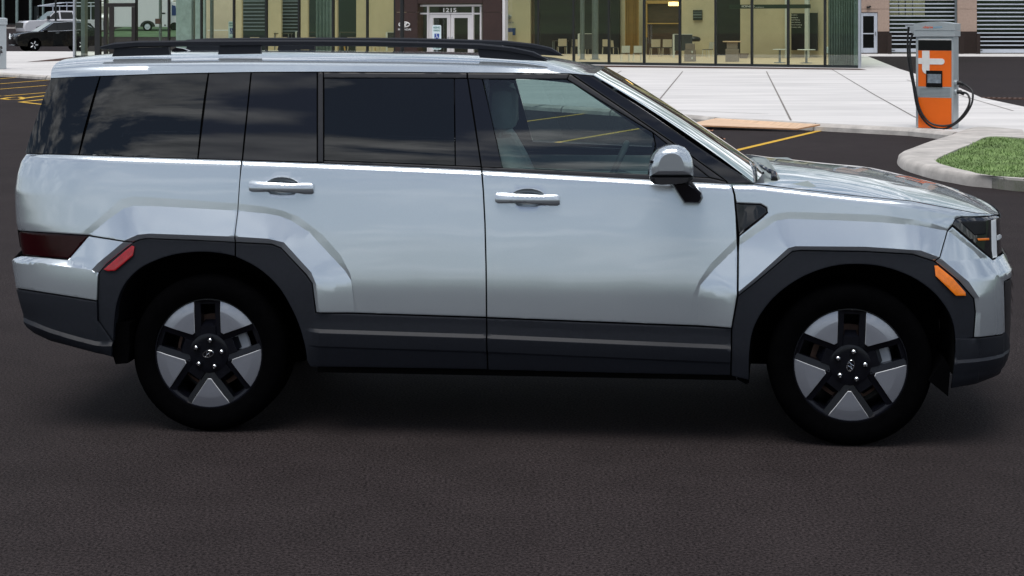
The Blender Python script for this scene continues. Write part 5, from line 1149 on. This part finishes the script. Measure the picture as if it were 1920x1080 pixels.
def suv_extra(t, yy):
    hw = .90
    b = MB()
    for s_ in (1, -1): b.tube([(x, s_*(yy(z)+.012), z) for x, z in ((.98,1.09),(.6,1.32),(.25,1.55),(-.6,1.61),(-1.35,1.57),(-1.9,1.30),(-1.55,1.17),(-.2,1.10),(.98,1.07))], .020, 6)
    b.build('chrome_moulding', 'chrome', t, smooth=40)
    for s_ in (1, -1):
        b = MB(); b.bbox((.62, s_*.96-.10, 1.06), (.86, s_*.96+.10, 1.20), .05); b.build('mirror', 'carblack', t, smooth=40)
        b = MB(); b.prism([(2.28, .84), (1.85, .95), (1.78, .98), (2.05, .82)], lambda a, q: (a, s_*(.80 if a > 2 else .905), q), lambda a, q: (a-.02, s_*.5, q)); b.build('headlight', 'lampwhite', t)
        b = MB(); b.lathe([(0, .03), (.06, .02), (.07, 0)], (2.27, s_*.66, .47), 'x', 12); b.build('fog_lamp', 'chrome', t)
        for x in (.05, -1.05): b = MB(); b.bbox((x-.10, s_*.915-.015, .98), (x+.10, s_*.915+.015, 1.015), .008); b.build('handle', 'chrome', t)
    b = MB(); b.tube([(2.36, .45, .95), (2.42, .16, .68), (2.42, -.16, .68), (2.36, -.45, .95)], .035, 6); b.build('grille_trim', 'chrome', t); b = MB(); b.bbox((2.33, -.55, .32), (2.39, .55, .36), .01); b.build('bumper_trim', 'chrome', t)
fw = G(66, 96.6, .06); d_ = Vector((math.cos(HD_), math.sin(HD_), 0)); lf = Vector((-d_.y, d_.x, 0)); c = fw-d_*1.36-lf*.9
far_car('black_suv', 'glossy black SUV parked facing left beside the glass corner', 'SUV', 'carblack',
    [(2.30,.30),(2.40,.55),(2.36,.80),(2.20,.93),(1.75,1.02),(1.05,1.08),(.2,1.10),(-1.6,1.16),(-2.15,1.14),(-2.28,.95),(-2.30,.45),(-2.15,.30),(-1.75,.28),(-1.70,.55),(-1.50,.72),(-1.22,.72),(-1.02,.55),(-.98,.27),(.98,.27),(1.02,.55),(1.22,.72),(1.50,.72),(1.70,.55),(1.75,.28)],
    [(1.10,1.05),(.25,1.58),(-.3,1.66),(-1.2,1.64),(-1.85,1.52),(-2.2,1.12)], (1.36,-1.36), .90, (c.x, c.y, .05), HD_, .36,
    [[(.90,1.10),(.26,1.51),(.10,1.53),(.05,1.10)],[(-.0,1.10),(.03,1.53),(-.55,1.58),(-.95,1.57),(-.98,1.13)],[(-1.04,1.14),(-1.02,1.57),(-1.38,1.52),(-1.80,1.30),(-1.5,1.17)]], ((1.08,1.08),(.29,1.56)), suv_extra).scale = (1.06, 1.06, 1.10)
def rack(t, yy):
    b = MB()
    for s_ in (.72, -.72):
        b.tube([(-2.6, s_, 2.28), (1.35, s_, 2.28)], .03, 6); b.tube([(-2.6, s_, 2.52), (-.2, s_, 2.52), (1.3, s_, 2.29)], .025, 6)
        for x in (.25, -.75, -1.4, -2.5): b.tube([(x, s_, 1.9 if x > -1 else 1.25), (x, s_, 2.5 if x < 0 else 2.3)], .025, 6)
    for x in (1.2, .3, -.7, -1.6, -2.5): b.tube([(x, -.72, 2.30), (x, .72, 2.30)], .022, 6)
    b.build('ladder_rack', 'slat', t)
    for s_ in (1, -1): b = MB(); b.bbox((1.05, s_*1.05-.1, 1.32), (1.25, s_*1.05+.1, 1.58), .03); b.build('mirror', 'boardblack', t)
    b = MB(); b.bbox((2.80, -.80, .75), (2.87, .80, 1.12), .02); b.build('grille', 'boardblack', t)
pc = P(96, 40, 119.5); pz = gz(pc.x-1.2, pc.y)
far_car('white_pickup', 'white crew cab pickup with a ladder rack behind the black SUV', 'pickup truck', 'carwhite',
    [(2.80,.50),(2.86,.80),(2.80,1.10),(2.55,1.24),(1.3,1.30),(-.9,1.32),(-2.8,1.32),(-2.85,.60),(-2.2,.50),(-2.1,.8),(-1.8,.93),(-1.5,.8),(-1.4,.48),(1.35,.48),(1.45,.8),(1.75,.93),(2.05,.8),(2.15,.5)],
    [(1.40,1.28),(.62,1.88),(.2,1.95),(-.65,1.94),(-.95,1.30)], (1.75,-1.8), .98, (pc.x+.6, pc.y, pz), HD_+.06, .40,
    [[(1.12,1.36),(.66,1.80),(.36,1.84),(.30,1.36)],[(.20,1.36),(.24,1.85),(-.60,1.84),(-.72,1.37)]], ((1.38,1.30),(.66,1.86)), rack, .14)
YD = 139.5; dO = P(60, 40, YD); db = thing('dark_building', 'dark building front with pale green columns at the far left', 'building', (dO.x, YD, 1.5))
def dx_(px): return (px-60)/F*YD
b = MB(); b.box((dx_(-120), .6, 0), (dx_(150), 6, 6)); b.build('wall', 'void', db)
for px, w_ in ((5, 3.5), (31, 4), (56.5, 4), (80, 2.5)): b = MB(); b.box((dx_(px-w_/2), 0, 0), (dx_(px+w_/2), .3, 6)); b.build('column', 'teal', db)
b = MB(); b.box((dx_(-120), .05, 5.4), (dx_(160), 7, 6.2)); b.build('roof', 'boardblack', db)
b = MB(); b.box((dx_(9), .55, .05), (dx_(24), .58, .16)); b.box((dx_(60), .55, .4), (dx_(69), .58, 1.6)); b.build('door', 'sill', db)
b = MB(); pk = [P(-40, 40, 133), P(140, 40, 133)]; b.box((pk[0].x, 133, gz(-40, 133)-.1), (pk[1].x, 133.4, gz(-40, 133)+.12)); tag(b.build('far_kerb', 'kerb'), kind='structure')
# trailer and hydrant seen through the glass corner
TY = 129.0; tO = P(262, 40, TY); tz = gz(tO.x, TY); tr_ = thing('cargo_trailer', 'white box trailer seen through the left end of the glass wall', 'trailer', (tO.x, TY, tz))
def tx_(px): return (px-262)/F*TY
b = MB(); b.bbox((tx_(204), 0, .32), (tx_(314), 2.2, 2.75), .04); b.build('body', 'carwhite', tr_)
b = MB(); b.prism([(tx_(277)+.56*math.cos(a), .36+.46*math.sin(a)) for a in np.linspace(0, pi, 15)], lambda a, q: (a, -.05, q), lambda a, q: (a, -.003, q)); b.build('wheel_housing', 'boardblack', tr_)
b = MB(); b.lathe([(.22, -.12), (.34, -.12), (.36, -.08), (.36, -.055)], (tx_(277), 0, .36), 'y', 28); w0 = b.build('wheel', 'tyre', tr_, smooth=40); b = MB(); b.lathe([(0, -.14), (.08, -.14), (.1, -.11), (.2, -.10), (.22, -.125)], (tx_(277), 0, .36), 'y', 20); b.build('rim', 'slat', w0, smooth=40)
b = MB(); b.box((tx_(302), -.012, 1.30), (tx_(310), -.002, 1.42)); b.box((tx_(308), -.012, .42), (tx_(311), -.002, .52)); b.build('marker', 'boardblack', tr_)
vO = P(327, 40, TY+1); b = MB(); vt = thing('white_van', 'white van front just right of the box trailer behind the glass', 'van', (vO.x, TY+1, gz(vO.x, TY+1)))
b = MB(); b.prism([(-.32,.3),(.30,.3),(.34,.9),(.26,1.1),(.10,2.1),(-.32,2.2)], lambda a, q: (a, 0, q), lambda a, q: (a, 1.8, q)); b.build('body', 'carwhite', vt); b = MB(); b.prism([(-.20,1.15),(.20,1.15),(.08,1.9),(-.2,1.95)], lambda a, q: (a, -.012, q), lambda a, q: (a, -.002, q)); b.build('window', 'bluepaint', vt); b = MB(); b.lathe([(0, -.06), (.2, -.06), (.32, -.04), (.32, .1)], (0, 0, .32), 'y', 20); b.build('wheel', 'tyre', vt)
hY = 119.0; hO = P(165, 40, hY); b = MB(); b.lathe([(0, 0), (.17, 0), (.17, .05), (.11, .06), (.11, .50), (.15, .52), (.15, .56), (.12, .60), (.10, .70), (.05, .76), (.03, .82), (0, .82)], seg=18); b.lathe([(0, -.22), (.05, -.22), (.05, .22), (0, .22)], (0, 0, .42), 'x', 10); b.lathe([(0, -.2), (.07, -.2), (.07, 0)], (0, 0, .36), 'y', 12)
tag(b.build('fire_hydrant', 'hydrant', smooth=40, loc=(hO.x, hY, gz(hO.x, hY))), 'red fire hydrant seen through the glass corner', 'hydrant')
b = MB(); p = [(P(150, 40, 121).x, 121), (P(450, 40, 121).x, 121), (P(450, 40, 150).x, 150), (P(150, 40, 150).x, 150)]
b.grid([[(p[0][0]+(p[1][0]-p[0][0])*i/6, y, gz(p[0][0]+(p[1][0]-p[0][0])*i/6, y)+.03) for i in range(7)] for y in (121, 124, 127, 131, 135, 140, 150)]); tag(b.build('grass_bank', 'bankgrass'), kind='structure')
# low hills closing the view on the street side (seen mirrored in the glass and the paintwork)
b = MB(); rws = []
for k, (d, h) in enumerate(((150, -.3), (190, 2.5), (230, 6.5), (280, 8.5), (330, 6))):
    rws.append([(d*math.sin(a), -d*math.cos(a)*.9, h*(1+.35*math.sin(3*a+k)+.2*math.sin(9*a+2*k)+.08*math.sin(31*a))) for a in np.linspace(R(-115), R(115), 121)])
b.grid(rws); tag(b.build('hills', 'hill', smooth=60), kind='structure')
